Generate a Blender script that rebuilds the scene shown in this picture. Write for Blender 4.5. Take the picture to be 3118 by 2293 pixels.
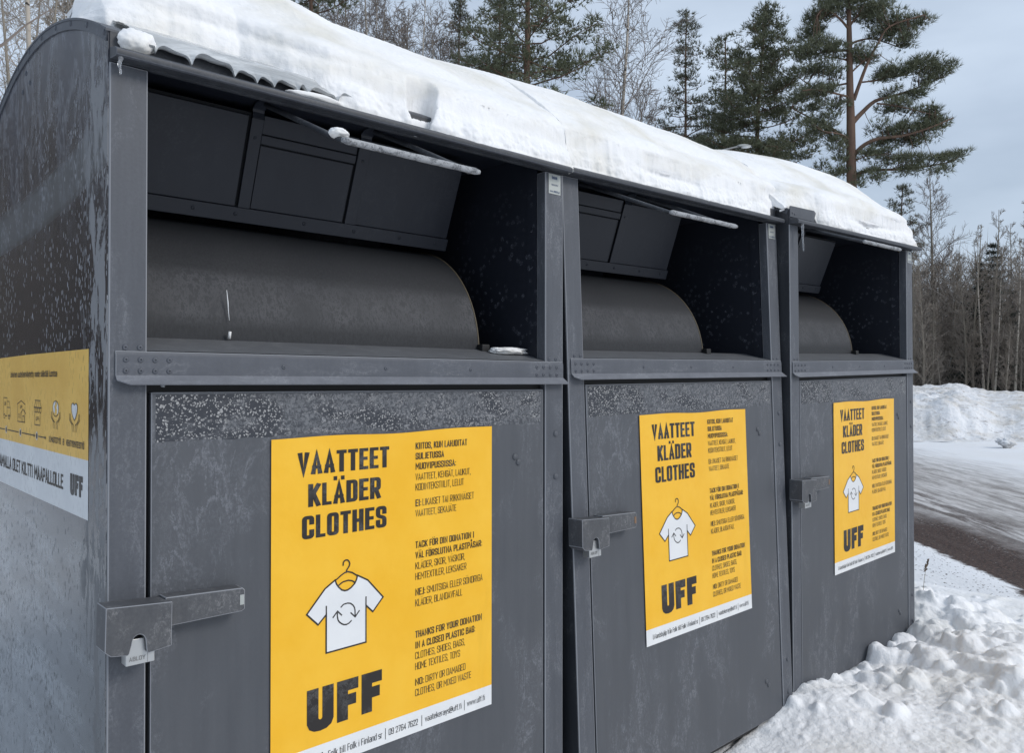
import bpy, math, random
import numpy as np
from mathutils import Matrix, Vector, Euler
# ------------------------------------------------------------------ scene, camera, light
for o in list(bpy.data.objects): bpy.data.objects.remove(o)
SC = bpy.context.scene
COL = SC.collection
EYE = Vector((-0.4270, -1.5108, 1.258))
YAW, PITCH, ROLL = 0.8276, 0.0068, 0.0010
FW = Vector((math.cos(YAW)*math.cos(PITCH), math.sin(YAW)*math.cos(PITCH), math.sin(PITCH)))
R0 = Vector((math.sin(YAW), -math.cos(YAW), 0)); U0 = R0.cross(FW)
RT = math.cos(ROLL)*R0 + math.sin(ROLL)*U0; UP = -math.sin(ROLL)*R0 + math.cos(ROLL)*U0
cam = bpy.data.cameras.new('camera'); camo = bpy.data.objects.new('camera', cam); COL.objects.link(camo)
cam.sensor_width = 36; cam.lens = 2434.8/3118*36; cam.clip_end = 2000; cam.clip_start = .02
M = Matrix.Identity(4)
for i in range(3):
    M[i][0] = RT[i]; M[i][1] = UP[i]; M[i][2] = -FW[i]; M[i][3] = EYE[i]
camo.matrix_world = M; SC.camera = camo
SUN_AZ, SUN_EL = math.radians(-62), math.radians(36)      # the direction the sun stands in
sl = bpy.data.lights.new('sun', 'SUN'); sl.energy = 1.45; sl.angle = math.radians(20); sl.color = (1, .97, .93)
so = bpy.data.objects.new('sun', sl); COL.objects.link(so)
sd = Vector((math.cos(SUN_AZ)*math.cos(SUN_EL), math.sin(SUN_AZ)*math.cos(SUN_EL), math.sin(SUN_EL)))
so.rotation_euler = (-sd).to_track_quat('-Z', 'Y').to_euler()
so.location = (0, 0, 30)
W = bpy.data.worlds.new('World'); SC.world = W; W.use_nodes = True
nt = W.node_tree; nt.nodes.clear()
def wn(t, **k):
    n = nt.nodes.new(t)
    for a, b in k.items(): setattr(n, a, b)
    return n
sky = wn('ShaderNodeTexSky', sky_type='NISHITA', sun_disc=False, sun_elevation=SUN_EL, sun_rotation=math.radians(90)-SUN_AZ, altitude=0, air_density=1.0, dust_density=2.5, ozone_density=1.5)
tc = wn('ShaderNodeTexCoord'); mp = wn('ShaderNodeMapping'); mp.inputs['Scale'].default_value = (1.4, 1.4, 4.2); mp.inputs['Location'].default_value = (.35, .1, .2)
n1 = wn('ShaderNodeTexNoise'); n1.inputs['Scale'].default_value = 1.5; n1.inputs['Detail'].default_value = 5; n1.inputs['Roughness'].default_value = .5
rp = wn('ShaderNodeMapRange'); rp.inputs['From Min'].default_value = .36; rp.inputs['From Max'].default_value = .66; rp.inputs['To Min'].default_value = .50; rp.inputs['To Max'].default_value = .97
mx = wn('ShaderNodeMix', data_type='RGBA'); mx.inputs[7].default_value = (6.6, 7.75, 9.3, 1)
bg = wn('ShaderNodeBackground'); bg.inputs['Strength'].default_value = .1; wo = wn('ShaderNodeOutputWorld')
L = nt.links.new
L(tc.outputs['Generated'], mp.inputs[0]); L(mp.outputs[0], n1.inputs['Vector']); L(n1.outputs[0], rp.inputs[0]); L(rp.outputs[0], mx.inputs[0])
L(sky.outputs[0], mx.inputs[6]); L(mx.outputs[2], bg.inputs[0]); L(bg.outputs[0], wo.inputs[0])
SC.view_settings.view_transform = 'Standard'; SC.view_settings.look = 'None'; SC.view_settings.exposure = .0; SC.view_settings.gamma = 1

# ------------------------------------------------------------------ helpers
rnd = random.Random(7)
ZS = 0.95            # the bins are drawn in coordinates whose zero lies 0.95 m above the ground
class MB:
    """collects shapes; build() links them as ONE mesh object"""
    def __init__(s): s.v = []; s.f = []
    def add(s, vs, fs):
        k = len(s.v); s.v += [tuple(p) for p in vs]; s.f += [tuple(i+k for i in f) for f in fs]; return s
    def box(s, x0, x1, y0, y1, z0, z1):
        return s.add([(x, y, z) for x in (x0, x1) for y in (y0, y1) for z in (z0, z1)],
                     [(0, 1, 3, 2), (4, 6, 7, 5), (0, 4, 5, 1), (2, 3, 7, 6), (0, 2, 6, 4), (1, 5, 7, 3)])
    def prism(s, poly, axis, a0, a1, cap=True):
        """poly in the two other axes (in order), extruded along axis"""
        n = len(poly)
        def P(q, a):
            r = list(q); r.insert(axis, a); return tuple(r)
        vs = [P(q, a0) for q in poly] + [P(q, a1) for q in poly]
        fs = [(i, (i+1) % n, n+(i+1) % n, n+i) for i in range(n)]
        if cap: fs += [tuple(range(n-1, -1, -1)), tuple(range(n, 2*n))]
        return s.add(vs, fs)
    def strip(s, line, axis, a0, a1, nseg=1):
        """open sheet: polyline in the two other axes, swept along axis"""
        n = len(line)
        vs = []
        for j in range(nseg+1):
            a = a0+(a1-a0)*j/nseg
            for q in line:
                r = list(q); r.insert(axis, a); vs.append(tuple(r))
        fs = [(j*n+i, j*n+i+1, (j+1)*n+i+1, (j+1)*n+i) for j in range(nseg) for i in range(n-1)]
        return s.add(vs, fs)
    def tube(s, pts, rad, n=8, cap=True):
        pts = [Vector(p) for p in pts]
        if not isinstance(rad, (list, tuple)): rad = [rad]*len(pts)
        vs = []; fs = []; up = None
        for i, p in enumerate(pts):
            d = (pts[min(i+1, len(pts)-1)]-pts[max(i-1, 0)])
            d = d.normalized() if d.length > 1e-9 else Vector((0, 0, 1))
            if up is None: up = d.orthogonal().normalized()
            a = (up-d*up.dot(d)); a = a.normalized() if a.length > 1e-6 else d.orthogonal().normalized(); up = a
            b = d.cross(a)
            for k in range(n):
                t = 2*math.pi*k/n; vs.append(p+(a*math.cos(t)+b*math.sin(t))*rad[i])
            if i: fs += [((i-1)*n+k, (i-1)*n+(k+1) % n, i*n+(k+1) % n, i*n+k) for k in range(n)]
        if cap:
            fs.append(tuple(range(n-1, -1, -1))); m = (len(pts)-1)*n; fs.append(tuple(range(m, m+n)))
        return s.add(vs, fs)
    def lathe(s, prof, c, ax, n=12):
        """prof [(r, h)], revolved about direction ax at c"""
        c = Vector(c); ax = Vector(ax).normalized(); a = ax.orthogonal().normalized(); b = ax.cross(a)
        vs = [c+ax*h+(a*math.cos(2*math.pi*k/n)+b*math.sin(2*math.pi*k/n))*r for r, h in prof for k in range(n)]
        fs = [(i*n+k, i*n+(k+1) % n, (i+1)*n+(k+1) % n, (i+1)*n+k) for i in range(len(prof)-1) for k in range(n)]
        m = (len(prof)-1)*n; fs.append(tuple(range(m, m+n)))
        return s.add(vs, fs)
    def build(s, name, mat, parent=None, smooth=False, bevel=0, zs=ZS, auto=None, rime=None):
        me = bpy.data.meshes.new(name); me.from_pydata([(x, y, z+zs) for x, y, z in s.v], [], s.f); me.update()
        o = bpy.data.objects.new(name, me); COL.objects.link(o)
        if mat: me.materials.append(mat)
        if parent: o.parent = parent
        if bevel:
            b = o.modifiers.new('bevel', 'BEVEL'); b.width = bevel; b.segments = 2; b.limit_method = 'ANGLE'; b.angle_limit = math.radians(35)
            smooth = True; auto = auto or 40
            if rime: me.materials.append(rime); b.material = 1
            w = o.modifiers.new('normals', 'WEIGHTED_NORMAL'); w.keep_sharp = False
        if smooth:
            me.polygons.foreach_set('use_smooth', [True]*len(me.polygons))
            if auto:
                me.set_sharp_from_angle(angle=math.radians(auto))
        return o
def tag(o, label=None, cat=None, group=None, kind=None):
    for k, v in (('label', label), ('category', cat), ('group', group), ('kind', kind)):
        if v: o[k] = v
    return o
def empty(name, label, cat, loc=(0, 0, 0), group=None):
    o = bpy.data.objects.new(name, None); COL.objects.link(o); o.location = loc; o.empty_display_size = .1
    return tag(o, label, cat, group)
def copy_tree(o, parent=None):
    c = o.copy(); COL.objects.link(c); c.parent = parent
    for ch in o.children: copy_tree(ch, c)
    return c
def polar(az, r, z=0):
    """a point on the ground seen from the photographer's spot"""
    a = math.radians(az); return Vector((EYE.x+r*math.cos(a), EYE.y+r*math.sin(a), z))

# ------------------------------------------------------------------ materials
class NT:
    def __init__(s, name, rough=.6, spec=.5):
        s.m = bpy.data.materials.new(name); s.m.use_nodes = True; s.t = s.m.node_tree
        s.b = s.t.nodes['Principled BSDF']; s.b.inputs['Roughness'].default_value = rough; s.b.inputs['Specular IOR Level'].default_value = spec
        s.co = s.n('ShaderNodeTexCoord').outputs['Object']
    def n(s, t, ins=None, **k):
        nd = s.t.nodes.new(t)
        for a, b in k.items(): setattr(nd, a, b)
        for a, b in (ins or {}).items(): s.put(nd.inputs[a], b)
        return nd
    def put(s, i, v):
        if isinstance(v, bpy.types.NodeSocket): s.t.links.new(v, i)
        else:
            if hasattr(i.default_value, '__len__') and len(i.default_value) == 4 and len(v) == 3: v = tuple(v)+(1,)
            i.default_value = v
    def mapc(s, scale=(1, 1, 1), rot=(0, 0, 0), loc=(0, 0, 0), vec=None):
        return s.n('ShaderNodeMapping', {'Vector': vec or s.co, 'Scale': scale, 'Rotation': rot, 'Location': loc}).outputs[0]
    def noise(s, scale, vec=None, detail=3, rough=.55, dist=0):
        return s.n('ShaderNodeTexNoise', {'Vector': vec or s.co, 'Scale': scale, 'Detail': detail, 'Roughness': rough, 'Distortion': dist}).outputs[0]
    def vor(s, scale, vec=None, feature='F1', out='Distance', rand=1):
        return s.n('ShaderNodeTexVoronoi', {'Vector': vec or s.co, 'Scale': scale, 'Randomness': rand}, feature=feature).outputs[out]
    def ma(s, op, a, b=0.0, c=None, clamp=False):
        d = {0: a, 1: b}
        if c is not None: d[2] = c
        return s.n('ShaderNodeMath', d, operation=op, use_clamp=clamp).outputs[0]
    def rng(s, v, a, b, lo=0, hi=1):
        return s.n('ShaderNodeMapRange', {'Value': v, 'From Min': a, 'From Max': b, 'To Min': lo, 'To Max': hi}).outputs[0]
    def mix(s, f, a, b):
        nd = s.n('ShaderNodeMix', data_type='RGBA'); s.put(nd.inputs[0], f); s.put(nd.inputs[6], a); s.put(nd.inputs[7], b); return nd.outputs[2]
    def sep(s, v=None):
        return s.n('ShaderNodeSeparateXYZ', {0: v or s.co}).outputs
    def color(s, c): s.put(s.b.inputs['Base Color'], c); return s
    def bump(s, h, strength=.3, dist=.002):
        s.put(s.b.inputs['Normal'], s.n('ShaderNodeBump', {'Height': h, 'Strength': strength, 'Distance': dist}).outputs[0]); return s
    def rough(s, v): s.put(s.b.inputs['Roughness'], v); return s
    def ridge(s, v, w=.03, c=.5):
        return s.ma('SUBTRACT', 1, s.ma('DIVIDE', s.ma('ABSOLUTE', s.ma('SUBTRACT', v, c)), w), clamp=True)

def plain(name, col, rough=.6, spec=.5, metal=0):
    t = NT(name, rough, spec); t.color(col); t.b.inputs['Metallic'].default_value = metal; return t.m

def frosted(name, dark, mid, light, streak=.3, lines=.6, sc=1.0, rough=.55, bias=0.0, grain=.25, spec=.4):
    """painted sheet steel under a thin uneven frost: cloudy patches, run-down streaks, feathery rims"""
    t = NT(name, rough, spec)
    v = t.mapc((1, 1, streak))
    cloud = t.noise(5*sc, v, 5, .6, .4); st = t.noise(26*sc, t.mapc((1, 1, .06)), 3, .6)
    edge = t.noise(11*sc, v, 9, .72, .5); rdg = t.ridge(edge, .035); feather = t.noise(160, None, 3, .7)
    edge2 = t.noise(30*sc, t.mapc((1, 1, .6), loc=(3, 1, 2)), 6, .7, 1.2); rdg2 = t.ridge(edge2, .06)
    where = t.rng(cloud, .48, .60)
    f = t.ma('ADD', t.rng(cloud, .3, .7, .22, .52), t.ma('MULTIPLY', t.ma('SUBTRACT', st, .5), .7))
    f = t.ma('ADD', f, t.ma('MULTIPLY', t.ma('SUBTRACT', feather, .5), grain))
    f = t.ma('ADD', f, bias, clamp=True)
    base = t.mix(f, dark, mid)
    ln = t.ma('MULTIPLY', t.ma('MULTIPLY', t.ma('MAXIMUM', rdg, t.ma('MULTIPLY', rdg2, .3)), t.rng(feather, .35, .6)), t.ma('MULTIPLY', where, lines))
    t.color(t.mix(ln, base, light)); t.rough(t.rng(f, 0, 1, rough-.14, rough+.1))
    t.bump(t.ma('ADD', ln, t.ma('MULTIPLY', feather, .4)), .25, .0015)
    return t.m
DK, MD, LT = (.046, .052, .064), (.094, .102, .120), (.19, .20, .225)
M_door = frosted('frosted_door_paint', (.064, .069, .079), (.106, .112, .124), (.20, .21, .235), .38, .75, 1.3, grain=.22)
M_rime = plain('rimed_edge', (.24, .25, .27), .7)
M_rime2 = plain('rimed_edge_light', (.34, .35, .37), .7)
M_post = frosted('frosted_frame_paint', (.052, .057, .068), (.112, .12, .138), (.21, .22, .24), .4, .7, 1.6, bias=.12, grain=.5)
M_rail = frosted('frosted_rail_paint', (.058, .064, .078), (.115, .123, .142), (.24, .25, .27), 3, .5, 1.4, bias=.15, grain=.5)
M_lip = frosted('hood_edge_paint', (.034, .037, .044), (.07, .075, .085), (.18, .19, .2), 1, .3, 2, bias=0, grain=.6)
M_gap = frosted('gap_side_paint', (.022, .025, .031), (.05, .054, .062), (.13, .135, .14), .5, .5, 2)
M_shelf = frosted('rimed_shelf_paint', (.10, .105, .115), (.17, .175, .185), (.26, .27, .28), 1, .4, 2, bias=.1, grain=.5)
M_roof = frosted('roof_paint', (.05, .055, .066), (.11, .12, .14), (.25, .26, .28), 1, .6, 2)
M_lock = frosted('lock_cover_paint', (.045, .048, .055), (.115, .118, .125), (.22, .22, .225), .7, .8, 3.5, rough=.6, bias=.1, grain=.7)
M_plate = frosted('flap_paint', (.014, .017, .025), (.028, .032, .042), (.06, .065, .075), .5, .25, 1, rough=.5, bias=-.1)
def inside_mat():
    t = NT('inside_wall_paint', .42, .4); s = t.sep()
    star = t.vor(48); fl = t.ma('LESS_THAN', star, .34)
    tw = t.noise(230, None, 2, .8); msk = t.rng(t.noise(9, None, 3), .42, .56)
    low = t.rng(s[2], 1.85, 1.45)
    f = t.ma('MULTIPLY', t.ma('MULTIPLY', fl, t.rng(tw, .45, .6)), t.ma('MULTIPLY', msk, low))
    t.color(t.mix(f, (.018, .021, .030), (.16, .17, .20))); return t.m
M_in = inside_mat()
def drum_mat():
    t = NT('drum_paint', .6, .3); s = t.sep()
    g = t.noise(260, t.mapc((1, 1, .35)), 2, .7); e = t.noise(60, t.mapc((1, 1, .4)), 9, .8, .1); rdg = t.ridge(e, .05)
    band = t.ma('MULTIPLY', t.rng(s[2], 1.37, 1.40), t.rng(s[2], 1.50, 1.475))
    m = t.ma('MULTIPLY', t.ma('MULTIPLY', rdg, band), t.rng(t.noise(5), .35, .6))
    c = t.mix(t.rng(g, .3, .7), (.022, .0235, .027), (.034, .036, .040))
    c = t.mix(t.ma('MULTIPLY', band, .4), c, (.055, .057, .063))
    t.color(t.mix(t.ma('MULTIPLY', m, .5), c, (.14, .14, .15))); t.bump(g, .12, .001); return t.m
M_drum = drum_mat()
def patch_mat():
    """strip of coarse ice crystals over bare dark paint along the door top"""
    t = NT('crystal_strip', .5, .45); co = t.mapc((1, 1, 1))
    wob = t.n('ShaderNodeVectorMath', {0: co, 1: t.n('ShaderNodeVectorMath', {0: t.n('ShaderNodeTexNoise', {'Vector': co, 'Scale': 90.0, 'Detail': 2}).outputs['Color'], 'Scale': .012}, operation='SCALE').outputs[0]}, operation='ADD').outputs[0]
    d = t.vor(215, wob); rc = t.n('ShaderNodeTexVoronoi', {'Vector': wob, 'Scale': 215.0}).outputs['Color']
    rr = t.n('ShaderNodeSeparateColor', {0: rc}).outputs[0]
    sx = t.sep()[0]; zone = t.ma('SUBTRACT', t.ma('ADD', t.noise(6.5, t.mapc((1, 1, 1.5), loc=(.3, 0, .2)), 7, .66, .2), -.012), t.rng(sx, .34, .12, 0, .11))
    bare = t.rng(zone, .41, .52)          # 0 = flecks on dark, 1 = even frost
    fl = t.ma('MULTIPLY', t.ma('LESS_THAN', d, t.rng(rr, 0, 1, .22, .5)), t.ma('GREATER_THAN', rr, .2))
    e = t.noise(120, None, 6, .75, 1); even = t.mix(t.rng(e, .42, .60), (.045, .05, .06), (.165, .172, .185))
    rim = t.ridge(zone, .022, .475)
    c = t.mix(fl, (.03, .034, .044), t.mix(rr, (.14, .145, .15), (.36, .36, .36)))
    c = t.mix(bare, c, even); c = t.mix(t.ma('MULTIPLY', t.ma('MULTIPLY', rim, t.rng(e, .45, .6)), .45), c, (.38, .38, .39))
    t.color(c); t.bump(fl, .5, .001); return t.m
M_patch = patch_mat()
def side_mat():
    """glossy dark side sheet with run-down frost flecks and reflection tones painted into its colour"""
    t = NT('glossy_side_paint', .16, .42); s = t.sep()
    y, z = s[1], s[2]
    v = t.mapc((1, 1, .32)); d = t.vor(160, v); cc = t.n('ShaderNodeTexVoronoi', {'Vector': v, 'Scale': 160.0}).outputs['Color']
    rr = t.n('ShaderNodeSeparateColor', {0: cc}).outputs[0]
    dens = t.rng(t.noise(4, t.mapc((1, 1, .6)), 3), .35, .68, .25, .95)
    fl = t.ma('MULTIPLY', t.ma('LESS_THAN', d, t.rng(rr, 0, 1, .42, .2)), t.ma('LESS_THAN', rr, dens))
    fl = t.ma('MULTIPLY', fl, t.rng(z, 2.05, 1.75, .12, 1))
    # frost haze that grows toward the top, with feathery rims
    e = t.noise(9, t.mapc((1, 1, .45)), 9, .7, .5); rim = t.ma('MULTIPLY', t.ridge(e, .03), t.rng(z, 1.45, 1.8))
    haze = t.ma('ADD', t.rng(z, 1.45, 1.95, .0, .20), t.ma('MULTIPLY', t.ma('SUBTRACT', t.noise(6, t.mapc((1, 1, .4)), 4), .5), .5), clamp=True)
    haze = t.ma('MULTIPLY', haze, t.rng(z, 1.5, 1.62))
    # pale curved band: a reflection painted into the sheet's colour
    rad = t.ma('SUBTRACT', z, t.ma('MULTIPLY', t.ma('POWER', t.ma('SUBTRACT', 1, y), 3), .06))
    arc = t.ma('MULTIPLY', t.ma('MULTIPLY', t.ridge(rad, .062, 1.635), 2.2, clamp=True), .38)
    edge = t.rng(y, .125, .085); rag = t.noise(26, t.mapc((1, 1, .25)), 8, .75, .6)
    ep = t.ma('MULTIPLY', t.rng(t.ma('ADD', rag, t.ma('MULTIPLY', edge, .06)), .54, .57), t.rng(y, .18, .10))
    c = t.mix(haze, (.014, .016, .023), (.12, .125, .16))
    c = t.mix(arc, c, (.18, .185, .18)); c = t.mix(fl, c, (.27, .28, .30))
    c = t.mix(t.ma('MULTIPLY', rim, .45), c, (.24, .26, .30)); c = t.mix(ep, c, (.2, .205, .215))
    t.color(c)
    lowz = t.rng(z, 1.02, .95); dk = t.ma('MULTIPLY', t.ma('LESS_THAN', d, .36), t.ma('LESS_THAN', rr, .8)); run = t.ma('MULTIPLY', t.ridge(t.noise(7, t.mapc((1, 1, .18), rot=(.25, 0, 0)), 2, .5), .012), .8)
    wave = t.noise(5, t.mapc((1, .6, 3)), 4, .6, .8)
    lc = t.mix(t.rng(wave, .35, .65), (.085, .097, .112), (.19, .21, .23)); lc = t.mix(t.ma('MAXIMUM', dk, run), lc, (.045, .05, .055)); lc = t.mix(t.rng(t.ma('ADD', y, t.ma('MULTIPLY', t.ma('SUBTRACT', wave, .5), .5)), .50, .12, 0, .75), lc, (.060, .064, .068)); lc = t.mix(t.ma('MULTIPLY', ep, .5), lc, (.2, .205, .215))  # darkening toward the front corner paints in the reflection; drops and runs are marks
    t.color(t.mix(lowz, c, lc))
    allm = t.ma('MAXIMUM', t.ma('MAXIMUM', fl, ep), t.ma('MAXIMUM', haze, arc), clamp=True)
    t.rough(t.ma('ADD', t.rng(allm, 0, .6, .13, .6), t.ma('MULTIPLY', t.noise(3, t.mapc((1, 1, 2))), .06)))
    t.bump(t.noise(7, t.mapc((1, .5, 2)), 2), .12, .006)
    return t.m
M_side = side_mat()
M_black = plain('black_rubber', (.008, .008, .009), .6)
M_dark = plain('dark_void_paint', (.012, .013, .015), .8, .2)
def sticker_mat(name, c1, c2, rough=.35, spots=0):
    t = NT(name, rough, .4); a = t.noise(6, None, 4, .6)
    c = t.mix(t.rng(a, .35, .65), c1, c2)
    if spots:
        f = t.ma('MULTIPLY', t.ma('LESS_THAN', t.vor(110, t.mapc((1, 1, .4))), .3), t.rng(t.noise(6), .4, .6, 0, spots))
        c = t.mix(f, c, tuple(x*.55 for x in c1))
        t.rough(.5)
    sm = t.rng(t.noise(4, t.mapc((1, 1, .5)), 6, .7, 1), .58, .75, 0, .22); c = t.mix(sm, c, tuple(x*.7 for x in c1)); t.color(c); t.bump(t.ma('ADD', t.noise(5, None, 3), t.ma('MULTIPLY', t.noise(60, None, 2), .08)), .25, .02); return t.m
M_yel = sticker_mat('yellow_poster', (.87, .462, .018), (.91, .515, .036))
M_wht = sticker_mat('white_print', (.72, .73, .74), (.78, .79, .79))
M_yel2 = sticker_mat('weathered_yellow_sticker', (.66, .40, .085), (.76, .49, .12), .4, .6)
M_wht2 = sticker_mat('weathered_white_sticker', (.56, .58, .60), (.64, .66, .67), .35, .4)
def ink_mat():
    t = NT('black_ink', .45, .4); f = t.ridge(t.noise(55, None, 8, .75, 1), .05); m = t.rng(t.noise(14), .5, .6)
    t.color(t.mix(t.ma('MULTIPLY', f, m), (.022, .019, .018), (.09, .09, .09))); return t.m
M_ink = ink_mat()
M_ink2 = plain('faded_ink', (.035, .028, .02), .5)
def snow_mat(name, base=(.87, .87, .872), warm=(.74, .72, .66), wamt=1.0, grain=330, gb=1.3, lump=18, lb=.5):
    t = NT(name, .7, .25)
    a = t.noise(3.4, t.mapc((.7, 1, 1.5)), 5, .55, .3); c = t.mix(t.rng(a, .46, .64, 0, wamt), base, warm)
    t.color(c)
    h = t.ma('ADD', t.ma('MULTIPLY', t.noise(grain, None, 2, .8), gb*.02), t.ma('MULTIPLY', t.noise(lump, None, 5, .6), lb))
    t.bump(h, .6, .02)
    t.b.inputs['Subsurface Weight'].default_value = .0
    return t.m
M_snow = snow_mat('roof_snow_white')
# ------------------------------------------------------------------ lettering: a condensed stroke alphabet
r3 = .115
GL = {
'A': (1, [[(0, 0), (.5, 1), (1, 0)], [(.17, .28), (.83, .28)]]),
'B': (1, [[(0, 0), (0, 1), (.95, 1, r3), (.95, .53, r3), (0, .53)], [(.6, .53), (1, .53, r3), (1, 0, r3), (0, 0)]]),
'C': (1, [[(1, .72), (1, 1, r3), (0, 1, r3), (0, 0, r3), (1, 0, r3), (1, .28)]]),
'D': (1, [[(0, 0), (0, 1), (1, 1, r3), (1, 0, r3), (0, 0), (0, .1)]]),
'E': (.86, [[(1, 1), (0, 1), (0, 0), (1, 0)], [(0, .52), (.85, .52)]]),
'F': (.84, [[(1, 1), (0, 1), (0, 0)], [(0, .5), (.85, .5)]]),
'G': (1, [[(1, .74), (1, 1, r3), (0, 1, r3), (0, 0, r3), (1, 0, r3), (1, .48), (.55, .48)]]),
'H': (1, [[(0, 0), (0, 1)], [(1, 0), (1, 1)], [(0, .5), (1, .5)]]),
'I': (.46, [[(.5, 0), (.5, 1)]]),
'J': (.62, [[(1, 1), (1, 0, r3), (0, 0)]]),
'K': (1.02, [[(0, 0), (0, 1)], [(1, 1), (.1, .42)], [(.35, .58), (1, 0)]]),
'L': (.8, [[(0, 1), (0, 0), (1, 0)]]),
'M': (1.3, [[(0, 0), (0, 1), (.5, .35), (1, 1), (1, 0)]]),
'N': (1.05, [[(0, 0), (0, 1), (1, 0), (1, 1)]]),
'O': (1, [[(.5, 1), (1, 1, r3), (1, 0, r3), (0, 0, r3), (0, 1, r3), (.5, 1)]]),
'P': (.98, [[(0, 0), (0, 1), (1, 1, r3), (1, .42, r3), (0, .42)]]),
'R': (1, [[(0, 0), (0, 1), (1, 1, r3), (1, .45, r3), (0, .45)], [(.55, .45), (1, 0)]]),
'S': (1, [[(1, .74), (1, 1, r3), (0, 1, r3), (0, .56, r3), (1, .44, r3), (1, 0, r3), (0, 0, r3), (0, .26)]]),
'T': (.92, [[(0, 1), (1, 1)], [(.5, 1), (.5, 0)]]),
'U': (1, [[(0, 1), (0, 0, r3), (1, 0, r3), (1, 1)]]),
'V': (1, [[(0, 1), (.5, 0), (1, 1)]]),
'W': (1.4, [[(0, 1), (.25, 0), (.5, 1), (.75, 0), (1, 1)]]),
'X': (1, [[(0, 0), (1, 1)], [(0, 1), (1, 0)]]),
'Y': (1, [[(0, 1), (.5, .42), (1, 1)], [(.5, .42), (.5, 0)]]),
'0': (.95, [[(.5, 1), (1, 1, r3), (1, 0, r3), (0, 0, r3), (0, 1, r3), (.5, 1)]]),
'1': (.5, [[(0, .8), (.7, 1), (.7, 0)]]),
'2': (.95, [[(0, .74), (0, 1, r3), (1, 1, r3), (1, .6, .08), (0, 0), (1, 0)]]),
'4': (.95, [[(.8, 0), (.8, 1), (0, .25), (1, .25)]]),
'6': (.95, [[(.95, .8), (.95, 1, r3), (0, 1, r3), (0, 0, r3), (1, 0, r3), (1, .55, r3), (0, .55)]]),
'7': (.9, [[(0, 1), (1, 1), (.3, 0)]]),
'8': (.95, [[(.5, 1), (.95, 1, r3), (.95, .53, .1), (.05, .53, .1), (.05, 1, r3), (.5, 1)], [(0, .5), (0, 0, r3), (1, 0, r3), (1, .5)]]),
'9': (.95, [[(.05, .2), (.05, 0, r3), (1, 0, r3), (1, 1, r3), (0, 1, r3), (0, .45, r3), (1, .45)]]),
'a': (.85, [[(.05, .7, .1), (1, .7, .14), (1, 0)], [(1, .4), (0, .4, .12), (0, 0, .12), (1, 0)]]),
'b': (.88, [[(0, 1.02), (0, 0), (1, 0, .14), (1, .7, .14), (0, .7)]]),
'd': (.88, [[(1, 1.02), (1, 0), (0, 0, .14), (0, .7, .14), (1, .7)]]),
'e': (.88, [[(0, .36), (1, .36), (1, .7, .14), (0, .7, .14), (0, 0, .14), (.95, 0)]]),
'f': (.55, [[(.35, 0), (.35, 1, .14), (1, 1)], [(0, .7), (1, .7)]]),
'h': (.88, [[(0, 0), (0, 1.02)], [(0, .7), (1, .7, .14), (1, 0)]]),
'i': (.38, [[(.5, 0), (.5, .7)], [(.5, .97), (.5, .971)]]),
'j': (.4, [[(.7, .7), (.7, -.25, .1), (0, -.25)], [(.7, .97), (.7, .971)]]),
'k': (.85, [[(0, 0), (0, 1.02)], [(.95, .7), (.1, .28)], [(.4, .42), (1, 0)]]),
'l': (.42, [[(.4, 1.02), (.4, 0), (.8, 0)]]),
'm': (1.35, [[(0, 0), (0, .7), (1, .7, .14), (1, 0)], [(.5, .7), (.5, 0)]]),
'n': (.88, [[(0, 0), (0, .7), (1, .7, .14), (1, 0)]]),
'o': (.88, [[(.5, .7), (1, .7, .14), (1, 0, .14), (0, 0, .14), (0, .7, .14), (.5, .7)]]),
'p': (.88, [[(0, -.28), (0, .7), (1, .7, .14), (1, 0, .14), (0, 0)]]),
'r': (.6, [[(0, 0), (0, .7), (1, .7)]]),
's': (.8, [[(1, .68), (0, .7, .12), (0, .37, .1), (1, .35, .1), (1, 0, .12), (0, .02)]]),
't': (.6, [[(.35, .95), (.35, 0, .1), (1, 0)], [(0, .7), (1, .7)]]),
'u': (.88, [[(0, .7), (0, 0, .14), (1, 0)], [(1, .7), (1, 0)]]),
'v': (.85, [[(0, .7), (.5, 0), (1, .7)]]),
'w': (1.25, [[(0, .7), (.25, 0), (.5, .7), (.75, 0), (1, .7)]]),
'y': (.85, [[(0, .7), (.5, 0)], [(1, .7), (.35, -.28)]]),
'@': (1.3, [[(.75, .25), (.75, .72), (.3, .72, .1), (.3, .22, .1), (1, .22, .1), (1, 1, r3), (0, 1, r3), (0, -.1, r3), (.85, -.1)]]),
'&': (1, [[(1, .74), (1, 1, r3), (0, 1, r3), (0, .5), (1, .5)], [(0, .5), (0, 0, r3), (1, 0, r3), (1, .26)]]),
'.': (.3, [[(.5, 0), (.5, .001)]]), ',': (.3, [[(.6, .02), (.3, -.14)]]),
':': (.3, [[(.5, .08), (.5, .081)], [(.5, .62), (.5, .621)]]),
'-': (.6, [[(0, .38), (1, .38)]]), '|': (.5, [[(.5, -.25), (.5, 1.15)]]), '/': (.7, [[(0, 0), (1, 1)]]), ' ': (.45, []),
}
for c, b in (('Ä', 'A'), ('Ö', 'O')):
    GL[c] = (GL[b][0], GL[b][1]+[[(.18, 1.27), (.18, 1.271)], [(.82, 1.27), (.82, 1.271)]])
for c, b in (('ä', 'a'), ('ö', 'o')):
    GL[c] = (GL[b][0], GL[b][1]+[[(.2, .97), (.2, .971)], [(.8, .97), (.8, .971)]])
ring = [(.5, 1.42), (.68, 1.42, .05), (.68, 1.2, .05), (.32, 1.2, .05), (.32, 1.42, .05), (.5, 1.42)]
GL['Å'] = (1, GL['A'][1]+[ring]); GL['å'] = (.85, GL['a'][1]+[[(x, y-.3) for x, y, *_ in ring]])

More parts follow.
